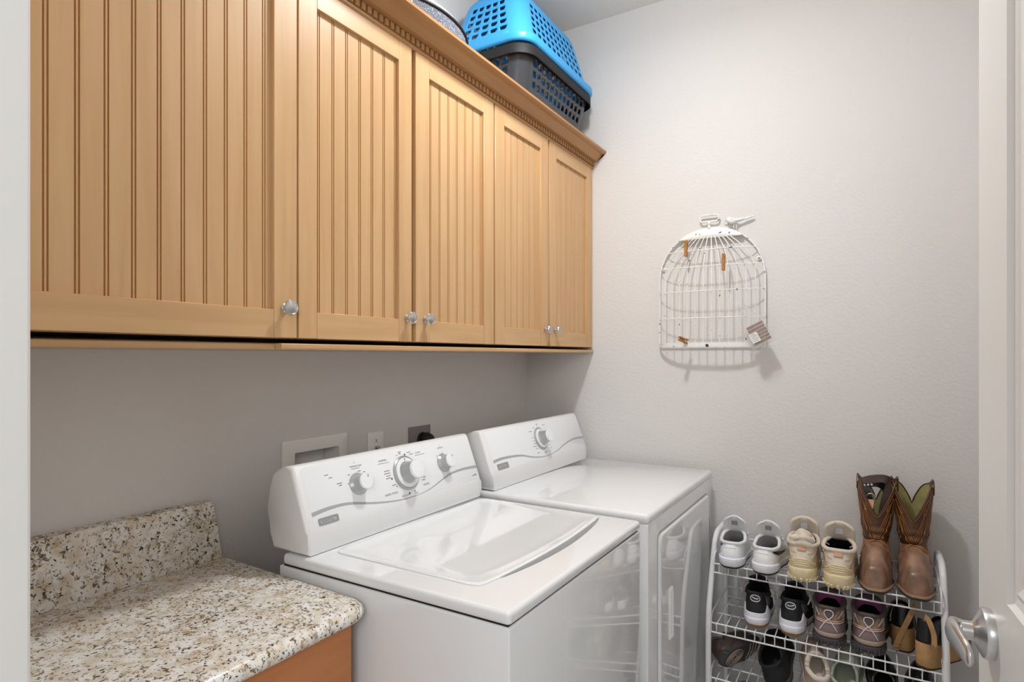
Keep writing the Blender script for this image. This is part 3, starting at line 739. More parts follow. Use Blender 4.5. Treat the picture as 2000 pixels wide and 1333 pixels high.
for i in range(12):
    xb = CXm - CW + .0145 + (2 * CW - .029) * (i + .5) / 12
    path = []
    for k in range(24):
        z = CB + .012 + (1.836 - CB - .012) * k / 23
        xt = CXm + (xb - CXm) * .34
        q = max(0, (z - 1.68) / (1.836 - 1.68)); qq = q ** 1.9
        path.append(V(xb + (xt - xb) * qq, 0, z))
    for p in path: p.y = depth(p.x if p.z < CSH else CXm + (p.x - CXm) * CW / max(.03, halfw(p.z)), p.z)
    bm = B(); tube(bm, path, .0019, 6); obj('vertical_wire', bm, 'cage', cg, 60)
for z in (1.508, 1.612, 1.707, 1.773):
    hw = halfw(z) - .001; path = []
    for k in range(33):
        x = CXm - hw * math.cos(PI * k / 32); path.append((x, depth(CXm + (x - CXm) * CW / hw, z) - .0035, z))
    bm = B(); tube(bm, path, .0018, 6); obj('horizontal_wire', bm, 'cage', cg, 60)
path = [(CXm - CW * math.cos(PI * k / 40), depth(CXm - CW * math.cos(PI * k / 40), 1.4) - .003, CB + .006) for k in range(41)]
bm = B(); ribbon(bm, path, V(0, 0, .017), .003); obj('base_band', bm, 'cage', cg, 40)
bm = B(); path = [(CXm - CW + .001, YW - .005, CB + .003), (CXm + CW - .001, YW - .005, CB + .003)]; tube(bm, path, .003, 6); obj('base_rod', bm, 'cage', cg, 40)
# solid cap at the top: crescent plate following the arch
bm = B(); zc0 = 1.822; rows = []
for k in range(25):
    a = PI * (.2925 + .415 * k / 24); x = CXm - CW * math.cos(a); z = CSH + (1.862 - CSH) * math.sin(a) ** .92
    rows.append([(x, YW - .002, z), (x, YW - .013, z + .0005), (x * .985 + CXm * .015, YW - .018, zc0 + (z - zc0) * .4), (CXm + (x - CXm) * .99, YW - .022, zc0 - .002)])
strip(bm, rows); obj('cap_plate', bm, 'cage', cg, 40, solid=.002)
bm = B(); ring = rrect(.829 - .036, .829 + .036, 1.886, 1.912, .012, 5); tube(bm, [(x, YW - .010, z) for x, z in ring], .0034, 8, closed=True)
hh = obj('hanging_loop', bm, 'cage', cg, 60)
bm = B(); lathe(bm, [(.009, 0), (.006, .006), (.004, .012), (.007, .017), (.005, .024)], (.829, YW - .010, 1.861), (0, 0, 1), 14); obj('stem', bm, 'cage', cg, 40)
# little bird
bm = B(); bp = smooth_path([(.892, YW - .012, 1.883), (.900, YW - .012, 1.884), (.914, YW - .013, 1.880), (.930, YW - .013, 1.876), (.950, YW - .012, 1.879), (.975, YW - .011, 1.886), (.992, YW - .010, 1.890)], 5)
n = len(bp); rr = []
for i in range(n):
    t = i / (n - 1)
    rr.append(.0025 + .0085 * math.exp(-((t - .16) / .09) ** 2) + .0115 * math.exp(-((t - .36) / .16) ** 2) + .0025 * math.exp(-((t - .8) / .15) ** 2))
tube(bm, bp, rr, 10, flat=.8); br = obj('bird_body', bm, 'cage', cg, 60)
bm = B(); lathe(bm, [(.003, 0), (.0004, .012)], (.892, YW - .012, 1.883), (-1, 0, .25), 8); obj('beak', bm, 'cage', br, 50)
bm = B(); tube(bm, [(.922, YW - .012, 1.868), (.920, YW - .012, 1.850)], .0015, 6); tube(bm, [(.930, YW - .012, 1.867), (.931, YW - .012, 1.848)], .0015, 6); obj('legs', bm, 'cage', br)
bm = B(); rows = [[(.912 + .05 * k / 6, YW - .020 + .006 * k / 6, 1.884 + .004 * k / 6), (.916 + .046 * k / 6, YW - .024 + .010 * k / 6, 1.872 + .008 * k / 6)] for k in range(7)]
strip(bm, rows); obj('wing', bm, 'cage', br, 50, solid=.002)
for x, z in ((.648, 1.712), (1.010, 1.730)):
    bm = B(); lathe(bm, [(.0085, 0), (.0085, .003), (.0070, .004)], (x, D - .004, z), (0, -1, 0), 18); tb = obj('screw_tab', bm, 'cage', cg, 40)
    bm = B(); lathe(bm, [(.0040, .003), (.0036, .0065), (.001, .007)], (x, D - .004, z), (0, -1, 0), 12); obj('screw', bm, 'steel', tb, 40)
# clothespins clipped to the cage
def clothespin(label, c, ax, out, L_=.062):
    """c centre, ax length direction (jaw end first), out direction away from the wall"""
    c, ax, out = Vector(c), Vector(ax).normalized(), Vector(out).normalized()
    t = thing('clothespin', label, 'clothespin', c, group='clothespins on the birdcage')
    sd = ax.cross(out)
    for s in (-1, 1):
        bm = B(); rows = []
        for a, g, th in ((-.5, .0006, .0055), (-.3, .0004, .006), (-.12, .0012, .0055), (.05, .0020, .0055), (.3, .0042, .005), (.5, .0062, .0042)):
            p = c + ax * (a * L_); w_ = .0050
            g = max(g, .0022)
            rows.append([p + out * s * g - sd * w_, p + out * s * g + sd * w_, p + out * s * (g + th) + sd * w_, p + out * s * (g + th) - sd * w_])
        vv = strip(bm, rows, close_u=True); cap(bm, vv[0]); cap(bm, vv[-1]); obj('prong', bm, 'pin', t, 30)
    bm = B(); p = c + ax * (-.02 * L_); tube(bm, [p - sd * .0062 + (out * math.cos(k) + ax * math.sin(k)) * .003 + sd * .0004 * k for k in [i * .6 for i in range(32)]], .0008, 5)
    tube(bm, [p - sd * .0063 + out * .010, p - sd * .0063 + out * .003], .0008, 5); obj('spring', bm, 'steel', t, 50)
    return t
yc = depth(.745, 1.78)
clothespin('small tan clothespin hanging near the upper left curve of the birdcage', (.748, depth(.748, 1.775) - .006, 1.783), (.02, 0, 1), (0, -1, 0))
clothespin('small tan clothespin upright near the upper right middle of the birdcage', (.893, depth(.893, 1.71) - .006, 1.716), (.03, 0, 1), (0, -1, 0))
clothespin('small tan clothespin sticking out sideways from the bottom bar of the birdcage', (.748, depth(.745, 1.40) - .026, 1.422), (.25, .85, -.20), (.0, -.2, -.98), .062)
# clear bag of miniature pegs at the lower right of the cage
mm = bpy.data.materials.new('clear_plastic'); mm.use_nodes = True; nt = mm.node_tree; p = nt.nodes['Principled BSDF']
mx = nt.nodes.new('ShaderNodeMixShader'); tr = nt.nodes.new('ShaderNodeBsdfTransparent'); mx.inputs[0].default_value = .16
tr.inputs[0].default_value = (.97, .97, .97, 1); p.inputs['Base Color'].default_value = (.9, .9, .9, 1); p.inputs['Roughness'].default_value = .12
nt.links.new(tr.outputs[0], mx.inputs[1]); nt.links.new(p.outputs[0], mx.inputs[2]); nt.links.new(mx.outputs[0], nt.nodes['Material Output'].inputs[0]); M['clear'] = mm
BA = V(.46, 0, -.888).normalized(); BS = V(.888, 0, .46).normalized(); BO = V(.956, D - .078, 1.555)      # top of the bag, its length direction, its width direction
bg = thing('plastic_bag', 'clear plastic bag of miniature wooden pegs hanging on the lower right of the birdcage', 'bag', BO)
bm = B(); rnd = random.Random(4); fr = []; bk = []
for i in range(15):
    t = i / 14; w_ = .018 + .066 * min(1, t * 1.7) ** .8; th = .004 + .014 * math.sin(PI * min(1, t * .75)) ; r1 = []; r2 = []
    for k in range(13):
        s = -1 + 2 * k / 12; e = math.sqrt(max(0, 1 - s * s)); n1 = (rnd.random() - .5) * .009 * (1.2 - t); sh = BO + BA * (.175 * t + (rnd.random() - .5) * .004) + BS * (w_ * s * .5)
        r1.append(sh + V(0, -th * e + n1, 0)); r2.append(sh + V(0, th * e + n1, 0))
    rows_ = r1 + r2[-2:0:-1]; fr.append(rows_)
vv = strip(bm, fr, close_u=True); cap(bm, vv[-1]); obj('film', bm, 'clear', bg, 60)
for i in range(6):
    c = BO + BA * (.096 + .0125 * i) + BS * (.006) + V(0, 0.0, 0)
    bm = B(); hx = BS * .030; hz = BA * .0046; hy = V(0, .0045, 0)
    vs = [bm.verts.new(c + hx * a + hy * b + hz * d) for a in (-1, 1) for b in (-1, 1) for d in (-1, 1)]
    for f in ((0, 1, 3, 2), (4, 6, 7, 5), (0, 4, 5, 1), (2, 3, 7, 6), (0, 2, 6, 4), (1, 5, 7, 3)): bm.faces.new([vs[k] for k in f])
    bmesh.ops.bevel(bm, geom=list(bm.edges), offset=.001, segments=1, affect='EDGES')
    bmesh.ops.translate(bm, vec=-c, verts=bm.verts)
    o = obj('miniature_peg', bm, 'peg', None, 30); o.location = c
    tag(o, 'miniature brown peg in the clear bag, %s of its row' % ('topmost', 'second from the top', 'third from the top', 'third from the bottom', 'second from the bottom', 'lowest')[i], 'peg', 'pegs in the clear bag')
bm = B(); c = BO + BA * .138 + BS * -.012 + V(0, -.0165, 0); q = [c + BS * a * .015 + BA * b * .018 for a, b in ((-1, -1), (1, -1), (1, 1), (-1, 1))]
f = bm.faces.new([bm.verts.new(x) for x in q]); lb = obj('paper_label', bm, 'paper', bg, 0, solid=.0006, label='white printed paper label')
bm = B()
for k in range(5):
    a = c + BA * (-.012 + .006 * k) + V(0, -.0006, 0); bm.faces.new([bm.verts.new(a + BS * s + BA * z) for s, z in ((-.011, -.0006), (.008 + .003 * (k % 2), -.0006), (.008 + .003 * (k % 2), .0006), (-.011, .0006))])
obj('label_print', bm, 'print', lb, 0)
# ------------------------------------------------------------------ wire shoe rack
RX0, RX1 = .905, 1.546       # inner sides of the legs
rk = thing('shoe_rack', 'white four-tier wire shoe rack standing against the back wall', 'shoe rack', (1.225, 2.22, 0))
TIERS = [(.640, 2.128, 2.352), (.449, 2.090, 2.352), (.264, 2.085, 2.352), (.085, 2.085, 2.352)]
for x in (RX0 - .009, RX1 + .009):
    path = [(x, 2.082, .006), (x, 2.082, .25), (x, 2.083, .42), (x, 2.086, .455), (x, 2.100, .52), (x, 2.168, .675), (x, 2.190, .708), (x, 2.215, .724), (x, 2.25, .728), (x, 2.33, .727), (x, 2.352, .722), (x, 2.363, .708), (x, 2.366, .68), (x, 2.366, .4), (x, 2.366, .006)]
    bm = B(); tube(bm, smooth_path(path, 5), .0095, 12); sf = obj('side_frame', bm, 'rack', rk, 60)
    for y in (2.082, 2.366):
        bm = B(); lathe(bm, [(.0115, 0), (.0115, .018), (.010, .02)], (x, y, 0), (0, 0, 1), 14); obj('foot_cap', bm, 'rack', sf, 40)
WR = .0026
for (z, yf, yb) in TIERS:
    bm = B()
    x0, x1 = RX0 + .002, RX1 - .002
    for (y, zz) in ((yf, z), (yf - .003, z - .030), ((yf + yb) / 2 - .03, z - .0045), (yf + (yb - yf) * .75, z - .0045), (yb, z), (yb + .002, z + .036)):
        tube(bm, [(x0 - .004, y, zz), (x1 + .004, y, zz)], .0028, 8)
    n = 21
    for i in range(n):
        x = x0 + (x1 - x0) * (i + .5) / n
        tube(bm, smooth_path([(x, yf - .003, z - .030), (x, yf - .001, z - .004), (x, yf + .006, z - .0008), (x, yb - .006, z - .0008), (x, yb - .001, z + .004), (x, yb + .002, z + .036)], 3), .0018, 6)
    for x in (x0 - .003, x1 + .003):
        tube(bm, smooth_path([(x, yf - .003, z - .030), (x, yf - .002, z + .010), (x, yf + .012, z + .028), (x, yf + .06, z + .034), (x, yb + .002, z + .036)], 4), .0026, 6)
    obj('wire_shelf', bm, 'rack', rk, 60)
# ------------------------------------------------------------------ shoes
def lerp(a, b, t): return a + (b - a) * t
def interp(xs, ys, t):
    for i in range(len(xs) - 1):
        if t <= xs[i + 1]: 
            u = (t - xs[i]) / (xs[i + 1] - xs[i]); u = u * u * (3 - 2 * u); return lerp(ys[i], ys[i + 1], u)
    return ys[-1]
class Shoe:
    """heel at y=0, toe at y=L, sole on z=0. th=0 heel, pi toe, right side first"""
    def __init__(s, L=.275, W=.098, sole=(.030, .022), heel=.078, side=.066, front=.10, tongue=.145, col_y=.30, col_a=.215, col_b=.029, side_sign=1, toe_h=.055, toe_sq=.62):
        s.__dict__.update(locals())
    def outline(s, th, k=1.0):
        c, sn = math.cos(th), math.sin(th); t = (1 - c) / 2
        wv = interp([0, .16, .42, .70, 1], [.90, .92, .80, 1.0, .80], t)
        x = s.W / 2 * wv * math.copysign(abs(sn) ** s.toe_sq, sn) * k
        y = s.L * .5 + (-c) * s.L * .5 * k
        x += s.side_sign * .010 * max(0, t - .35) ** 1.0 * (1 if True else 0)
        return V(x, y, 0), t
    def hs(s, t): return interp([0, .35, 1], [s.sole[0], s.sole[0] * .8, s.sole[1]], t)
    def C(s, th):
        c, sn = math.cos(th), math.sin(th); tt = (1 - c) / 2
        x = s.col_b * math.copysign(abs(sn) ** .8, sn); y = s.L * (s.col_y - s.col_a * c)
        z = interp([0, .10, .45, .8, 1], [s.heel, s.heel * .98, s.side, s.front * .93, s.front], tt)
        return V(x, y, z)
    def S(s, th, v, off=0.0):
        b, t = s.outline(th, .975); z0 = s.hs(t) - .004; b.z = z0; c = s.C(th); dz = c.z - z0
        toe = max(0, -math.cos(th)) ** 1.5
        out = V(b.x - c.x, b.y - c.y, 0)
        p1 = b + V(0, 0, lerp(.45 * dz, s.toe_h * 1.15, toe)) + V(0, -.004 * max(0, math.cos(th)), 0)
        p2 = c + out * lerp(.30, .50, toe) - V(0, 0, dz * lerp(.30, .12, toe))
        p = b * (1 - v) ** 3 + p1 * 3 * v * (1 - v) ** 2 + p2 * 3 * v * v * (1 - v) + c * v ** 3
        if off:
            e = .01; du = s.S(th + e, v) - s.S(th - e, v); dv = s.S(th, min(1, v + e)) - s.S(th, max(0, v - e)); n = du.cross(dv)
            if n.length > 1e-12: p = p + n.normalized() * off
        return p
    def upper(s, bm, N=56, Mv=14):
        strip(bm, [[s.S(k * 2 * PI / N, j / Mv) for k in range(N)] for j in range(Mv + 1)], close_u=True)
    def sole_mesh(s, bm, flare=1.03, N=56, zf=None, z0=0.0):
        R = []
        for z_, k in ((0, .93), (.10, .985), (.35, 1.0 * (1 + (flare - 1) * .6)), (.75, flare), (.95, flare * .995), (1.0, flare * .97), (1.0, .90)):
            row = []
            for i in range(N):
                p, t = s.outline(i * 2 * PI / N, k); h = s.hs(t); p.z = z0 + z_ * (h - z0); row.append(p)
            R.append(row)
        vv = strip(bm, R, close_u=True); cap(bm, vv[0]); cap(bm, vv[-1])
    def lining(s, bm, N=40):
        R = []
        for j in range(7):
            v = j / 6; row = []
            for k in range(N):
                th = k * 2 * PI / N; c = s.C(th); b, t = s.outline(th, .80); b.y = lerp(b.y, s.L * .36, .18) if t > .5 else b.y
                if t > .5: b.y = min(b.y, s.L * .80)
                b.z = s.hs(t) + .006; c2 = V(c.x * .9, s.L * s.col_y + (c.y - s.L * s.col_y) * .93, c.z - .001)
                row.append(c2.lerp(b, v) + V(0, 0, -.004 * math.sin(PI * v)))
            R.append(row)
        vv = strip(bm, R, close_u=True); cap(bm, vv[-1])
    def collar(s, bm, r=.0052, th0=0, th1=2 * PI, N=56):
        tube(bm, [s.C(th0 + (th1 - th0) * k / N) for k in range(N)], r, 8, closed=True)
    def tongue_mesh(s, bm, wdt=.056, lean=.03, thick=True):
        R = []
        for j in range(12):
            v = j / 11; y = lerp(s.L * .66, s.L * (s.col_y + s.col_a) - lean * .2, min(1, v * 1.8)) - max(0, v - .55) * lean * 2.2
            z = lerp(s.front * .80, s.front, min(1, v * 1.8)) + max(0, v - .55) / .45 * (s.tongue - s.front)
            w_ = wdt * (1 if v < .85 else math.sqrt(max(.05, 1 - ((v - .85) / .16) ** 2)))
            R.append([V(w_ / 2 * q, y + .010 * q * q * -1 + .0, z - .006 * q * q) for q in [-1 + k / 5 for k in range(11)]])
        strip(bm, R)
    def patch(s, bm, th0, th1, v0, v1, off=.0012, nu=14, nv=8, shape=None):
        R = []
        for j in range(nv + 1):
            row = []
            for i in range(nu + 1):
                a, b = i / nu, j / nv
                if shape: a, b = shape(a, b)
                row.append(s.S(lerp(th0, th1, a), lerp(v0, v1, b), off))
            R.append(row)
        strip(bm, R)
    def line(s, bm, pts, r=.0013, off=.001, n=6, flat=1.0):
        c = smooth_path([V(a, b, 0) for a, b in pts], n)
        tube(bm, [s.S(p.x, p.y, off) for p in c], r, 6, flat=flat)
def shoe_root(name, label, cat, x, y, z, rz, group, rot=None):
    return thing(name, label, cat, (x, y, z), rz, group, rot)
def P(name, bm, m, par, sm=50, **k): return obj(name, bm, m, par, sm, world=False, **k)
ZT0, ZT1, ZT2 = TIERS[0][0] + .0028, TIERS[1][0] + .0028, TIERS[2][0] + .0028
# --- white sneakers
def white_sneaker(label, x, y, rz, sg):
    s = Shoe(L=.254, W=.101, sole=(.036, .026), heel=.082, side=.080, front=.102, tongue=.158, col_b=.038, side_sign=sg)
    t = shoe_root('sneaker', label, 'shoe', x, y, ZT0, rz, 'pair of white sneakers')
    bm = B(); s.upper(bm); up = P('upper', bm, 'white_s', t)
    bm = B(); s.sole_mesh(bm, 1.05, z0=.004); so = P('midsole', bm, 'white_m', t)
    bm = B()
    for q in (-.62, -.45, .45, .62): s.line(bm, [(q, .02), (q * .96, .12), (q * .85, .2)], .0022, .0)
    P('sole_ridges', bm, 'white_m', so)
    bm = B(); R = [[s.outline(k * 2 * PI / 56, q)[0] + V(0, 0, z) for k in range(56)] for z, q in ((0, .95), (.004, .99))]; vv = strip(bm, R, close_u=True); cap(bm, vv[0]); cap(bm, vv[1]); P('outsole', bm, 'bsole', t)
    bm = B(); s.lining(bm); P('lining', bm, 'grey_l', t)
    bm = B(); s.collar(bm, .0058); P('collar', bm, 'white_s', t, 60)
    bm = B(); s.tongue_mesh(bm, .078, .022); tg = P('tongue', bm, 'white_s', t, 60, solid=.008, subsurf=1)
    bm = B(); R = [[V(-.010 + .020 * i / 4, s.L * .455 - .0150 - .0006 * abs(i - 2), s.tongue - .034 + .014 * j / 3) for i in range(5)] for j in range(4)]; strip(bm, R); P('tongue_label', bm, 'print', tg, 0)
    bm = B(); s.patch(bm, -.34, .34, .66, .90, .0016, shape=lambda a, b: (.5 + (a - .5) * (1 - .35 * b), b)); P('heel_tab', bm, 'white_m', t)
    bm = B(); sw = lambda a, b: (a, .18 + .52 * a + (b - .5) * .42 * math.sin(PI * min(1, .12 + a * .9)))
    s.patch(bm, sg * .60, sg * 1.9, .22, .95, .0022, shape=lambda a, b: (a, .80 - .55 * a + (b - .5) * .42 * math.sin(PI * min(1, .05 + a)) )); P('side_mark', bm, 'black_l', t, label='black curved side mark')
    bm = B()
    for k in range(5):
        v = .60 + .065 * k; a = PI - .75 + .10 * k
        s.line(bm, [(a, v + .04), (PI, .80 - .10 * (4 - k) * .5), (2 * PI - a, v + .04)], .0026, .003, flat=.6)
    for q in (-1, 1):
        tube(bm, smooth_path([(q * .012, s.L * .53, .100), (q * .035, s.L * .50, .106), (q * .044, s.L * .56, .088), (q * .02, s.L * .56, .100)], 6), .0022, 6)
    P('laces', bm, 'white_m', t)
    return t
white_sneaker('white sneaker at the left end of the top tier of the shoe rack', .963, 2.088, .02, -1)
white_sneaker('white sneaker with a black side mark, next to the beige shoes on the top tier', 1.066, 2.083, -.06, 1)
# --- beige trail shoes
def beige_shoe(label, x, y, rz, sg, stuffed):
    s = Shoe(L=.260, W=.103, sole=(.042, .028), heel=.112, side=.108, front=.128, tongue=.184, col_b=.044, side_sign=sg)
    t = shoe_root('trail_shoe', label, 'shoe', x, y, ZT0, rz, 'pair of beige trail shoes')
    bm = B(); s.upper(bm); P('upper', bm, 'beige_s', t)
    bm = B(); s.sole_mesh(bm, 1.05); so = P('midsole', bm, 'cream_sole', t)
    bm = B()
    for k in range(4):
        h = .05 + .075 * k
        s.line(bm, [(-.75, h - .10), (-.45, h - .03), (-.2, h + .09), (0, h + .10), (.2, h + .09), (.45, h - .03), (.75, h - .10)], .0024, .001)
    P('sole_ridges', bm, 'cream_sole', so)
    bm = B()
    for k in range(11):
        a = -.9 + 1.8 * k / 10; p, tt = s.outline(a, 1.0); q = V(p.x, p.y, 0); nrm = V(p.x, p.y - s.L * .12, 0).normalized()
        tube(bm, [q + V(0, 0, .001) + nrm * -.002, q + V(0, 0, .011) + nrm * .003], .0042, 6)
    P('tread_lugs', bm, 'cream_sole', so)
    bm = B(); s.lining(bm); P('lining', bm, 'black_f' if not stuffed else 'dgrey', t)
    bm = B(); s.collar(bm, .0066); P('collar', bm, 'beige_s', t, 60)
    bm = B(); s.tongue_mesh(bm, .088, .020); tg = P('tongue', bm, 'beige_s', t, 60, solid=.012, subsurf=1)
    bm = B(); R = [[V(-.010 + .020 * i / 4, s.L * .455 - .0165 - .0006 * abs(i - 2), s.tongue - .040 + .018 * j / 3) for i in range(5)] for j in range(4)]; strip(bm, R); P('tongue_label', bm, 'grey_l', tg, 0)
    bm = B(); s.patch(bm, -.16, .16, .72, .97, .0028); pt = P('heel_pull_tab', bm, 'peach', t, 50, solid=.002, label='peach patch on the heel')
    bm = B(); s.patch(bm, -.15, .15, .40, .56, .0016); P('heel_emblem', bm, 'fleece', t)
    for q in (-1, 1):
        bm = B(); s.patch(bm, q * .55, q * 1.35, .12, .72, .0016, shape=lambda a, b: (a, .02 + .75 * b * (.35 + .65 * a) + .25 * a)); P('side_overlay', bm, 'beige_o', t)
        bm = B(); s.line(bm, [(q * .42, .08), (q * .7, .2), (q * 1.05, .14), (q * 1.5, .10)], .0018, .001); s.line(bm, [(q * .5, .42), (q * .8, .62), (q * 1.05, .85)], .0016, .001); s.line(bm, [(q * .25, .60), (q * .7, .70), (q * 1.0, .92)], .0013, .001); P('seam', bm, 'beige_o', t)
    bm = B()
    for k in range(5):
        v = .60 + .065 * k; a = PI - .75 + .10 * k
        s.line(bm, [(a, v + .04), (PI, .80 - .10 * (4 - k) * .5), (2 * PI - a, v + .04)], .0026, .003)
    for q in (-1, 1): tube(bm, smooth_path([(q * .030, s.L * .40, .104), (q * .042, s.L * .36, .112), (q * .050, s.L * .42, .085), (q * .048, s.L * .47, .070)], 6), .0024, 6)
    P('laces', bm, 'lace', t)
    return t, s
beige_shoe('beige trail shoe with a wadded sock in it, beside the white sneakers', 1.181, 2.090, .0, -1, True)
beige_shoe('empty beige trail shoe with dark lining, beside the left cowboy boot', 1.284, 2.082, -.0, 1, False)
# wadded sock
sk = thing('sock', 'beige wadded sock stuffed into the left beige trail shoe', 'sock', (1.182, 2.140, .742))
bm = B(); bmesh.ops.create_icosphere(bm, subdivisions=4, radius=1)
for v in bm.verts:
    p = v.co.copy(); n = .10 * math.sin(5 * p.x + 2 * p.z) + .09 * math.sin(7 * p.y - 3 * p.x + 1) + .07 * math.sin(9 * p.z + 4 * p.y)
    v.co = V(p.x * .0345 * (1 + n), p.y * .036 * (1 + n), p.z * .031 * (1 + n) + .020) 
P('sock_wad', bm, 'beige_s', sk, 80)
bm = B(); tube(bm, smooth_path([(.030 * math.cos(k * .7 + .6), .031 * math.sin(k * .7 + .6), .028 + .010 * math.sin(k * 1.3)) for k in range(9)], 6, True), .006, 8, closed=True); P('sock_cuff', bm, 'fleece', sk, 80)
# --- cowboy boots, toes towards the door
def boot(label, x, y, rz, sg):
    s = Shoe(L=.290, W=.099, sole=(.034, .016), heel=.118, side=.120, front=.128, col_y=.285, col_a=.235, col_b=.035, side_sign=sg, toe_h=.044, toe_sq=.46)
    t = shoe_root('cowboy_boot', label, 'boot', x, y, ZT0, rz, 'pair of brown cowboy boots')
    bm = B(); N = 64; Mv = 20; rows = []
    for j in range(Mv + 1):
        v = j / Mv; row = []
        for k in range(N):
            th = k * 2 * PI / N; p = s.S(th, v); toe = max(0, -math.cos(th))
            cr = .0030 * math.sin(p.y * 170 + 1.5 * math.cos(th * 2)) * toe * math.exp(-((v - .35) / .22) ** 2) + .0022 * math.sin(p.z * 190 + th * 2) * math.exp(-((v - .85) / .2) ** 2)
            row.append(s.S(th, v, cr) if abs(cr) > 1e-5 else p)
        rows.append(row)
    strip(bm, rows, close_u=True); P('vamp', bm, 'boot_foot', t, 70)
    def ztop(th):
        c, sn = math.cos(th), abs(math.sin(th))
        if c < 0: return .205 + .115 * sn ** 1.35 - .012 * max(0, sn - .9) * 10 * .3
        return .232 + .085 * sn ** .75 + .012 * math.sin(min(1, sn * 1.2) * PI)
    def shaft(th, h, off=0.0):
        c, sn = math.cos(th), math.sin(th); hb = h * (ztop(th) - .122) / .195
        b = lerp(.035, .0545, min(1, hb * 1.25) ** .9) + off; a = lerp(.235 * s.L, .058, min(1, hb)) + off
        z = lerp(s.C(th).z, ztop(th), h)
        wr = .0034 * math.exp(-((z - .145) / .026) ** 2) * math.sin(z * 260 + 2.5 * math.cos(th) + sg) + .002 * math.sin(3 * th + sg) * math.exp(-((z - .185) / .03) ** 2)
        lean = .010 * hb * -sg * .4
        return V((b + wr) * math.copysign(abs(sn) ** .85, sn) + lean, s.L * s.col_y - (a + wr) * c + .004 * hb, z)
    bm = B(); strip(bm, [[shaft(k * 2 * PI / N, j / 16) for k in range(N)] for j in range(17)], close_u=True); sh = P('shaft', bm, 'boot', t, 70)
    bm = B(); vv = strip(bm, [[shaft(k * 2 * PI / N, 1 - j / 14, -.0028) for k in range(N)] for j in range(15)], close_u=True); cap(bm, vv[-1]); P('lining', bm, 'olive', t, 70)
    bm = B(); tube(bm, [shaft(k * 2 * PI / 96, 1.0, -.0012) for k in range(96)], .0026, 8, closed=True); P('top_binding', bm, 'boot', sh, 70)
    for q in (-1, 1):      # pull straps at the sides
        bm = B(); c = [shaft(q * PI / 2, .80, .003), shaft(q * PI / 2, .93, .0035), shaft(q * PI / 2, 1.0, .002) + V(0, 0, .007), shaft(q * PI / 2, .97, -.006), shaft(q * PI / 2, .85, -.0055)]
        ribbon(bm, smooth_path(c, 5), V(0, .026, 0), .0022); P('pull_strap', bm, 'boot', sh, 40)
        bm = B(); tube(bm, [shaft(q * PI / 2, j / 12, .0008) for j in range(12)], .0018, 6); P('side_piping', bm, 'boot_foot', sh, 60)
    def st(bm, pts, r=.0008):
        tube(bm, [shaft(p.x, p.y, .0010) for p in smooth_path([V(a, b, 0) for a, b in pts], 7)], r, 5)
    bm = B()
    for q in (-1, 1):
        f = lambda a: PI + q * a
        st(bm, [(f(.02), .93), (f(.45), .93), (f(.9), .93), (f(1.25), .92)])
        st(bm, [(f(.62), .70), (f(.52), .76), (f(.60), .84), (f(.72), .78), (f(.62), .70)])
        st(bm, [(f(.0), .12), (f(.35), .42), (f(.75), .72), (f(.95), .80), (f(1.1), .70), (f(.95), .50), (f(.55), .20), (f(.3), .05)])
        st(bm, [(f(.0), .28), (f(.30), .52), (f(.62), .74)])
        st(bm, [(f(.05), .05), (f(.4), .30), (f(.70), .55), (f(.85), .52), (f(.70), .34), (f(.40), .06)])
        st(bm, [(f(.25), .0), (f(.60), .22), (f(1.0), .38), (f(1.2), .26), (f(.95), .10)])
        st(bm, [(f(1.35), .20), (f(1.15), .45), (f(1.35), .62), (f(1.2), .80), (f(1.4), .93)])
        st(bm, [(q * .1, .1), (q * .6, .5), (q * 1.0, .8), (q * 1.2, .5), (q * .7, .1)])
    P('stitching', bm, 'stitch', sh, 0)
    bm = B()
    for q in (-1, 1):
        s.line(bm, [(PI + q * 1.25, .50), (PI + q * .9, .80), (PI + q * .45, .93), (PI, .97)], .0013, .0008)
        for k in range(4): s.line(bm, [(PI + q * (1.3 - .12 * k), .98), (PI + q * (1.0 - .1 * k), .78 + .03 * k), (PI + q * (.55 - .1 * k), .93), (PI + q * .1, .99)], .0009, .0008)
    P('vamp_stitching', bm, 'stitch', t, 0)
    bm = B(); R = []
    for z, k in ((.0115, 1.0), (.0115, 1.055), (.0135, 1.065), (.0165, 1.055), (.0165, .97)): R.append([s.outline(i * 2 * PI / 56, k)[0] + V(0, 0, z + .017 * (1 - min(1, s.outline(i * 2 * PI / 56, k)[1] / .5)) ) for i in range(56)])
    strip(bm, R, close_u=True); P('welt', bm, 'welt', t, 50)
    bm = B(); s.sole = (.030, .0125); s.sole_mesh(bm, 1.04); P('sole', bm, 'bsole', t)
    return t
boot('left brown cowboy boot with a belt stuffed in its top, beside the beige shoes', 1.383, 2.384, PI + .02, 1)
boot('right brown cowboy boot standing at the right end of the top tier', 1.489, 2.386, PI - .02, -1)
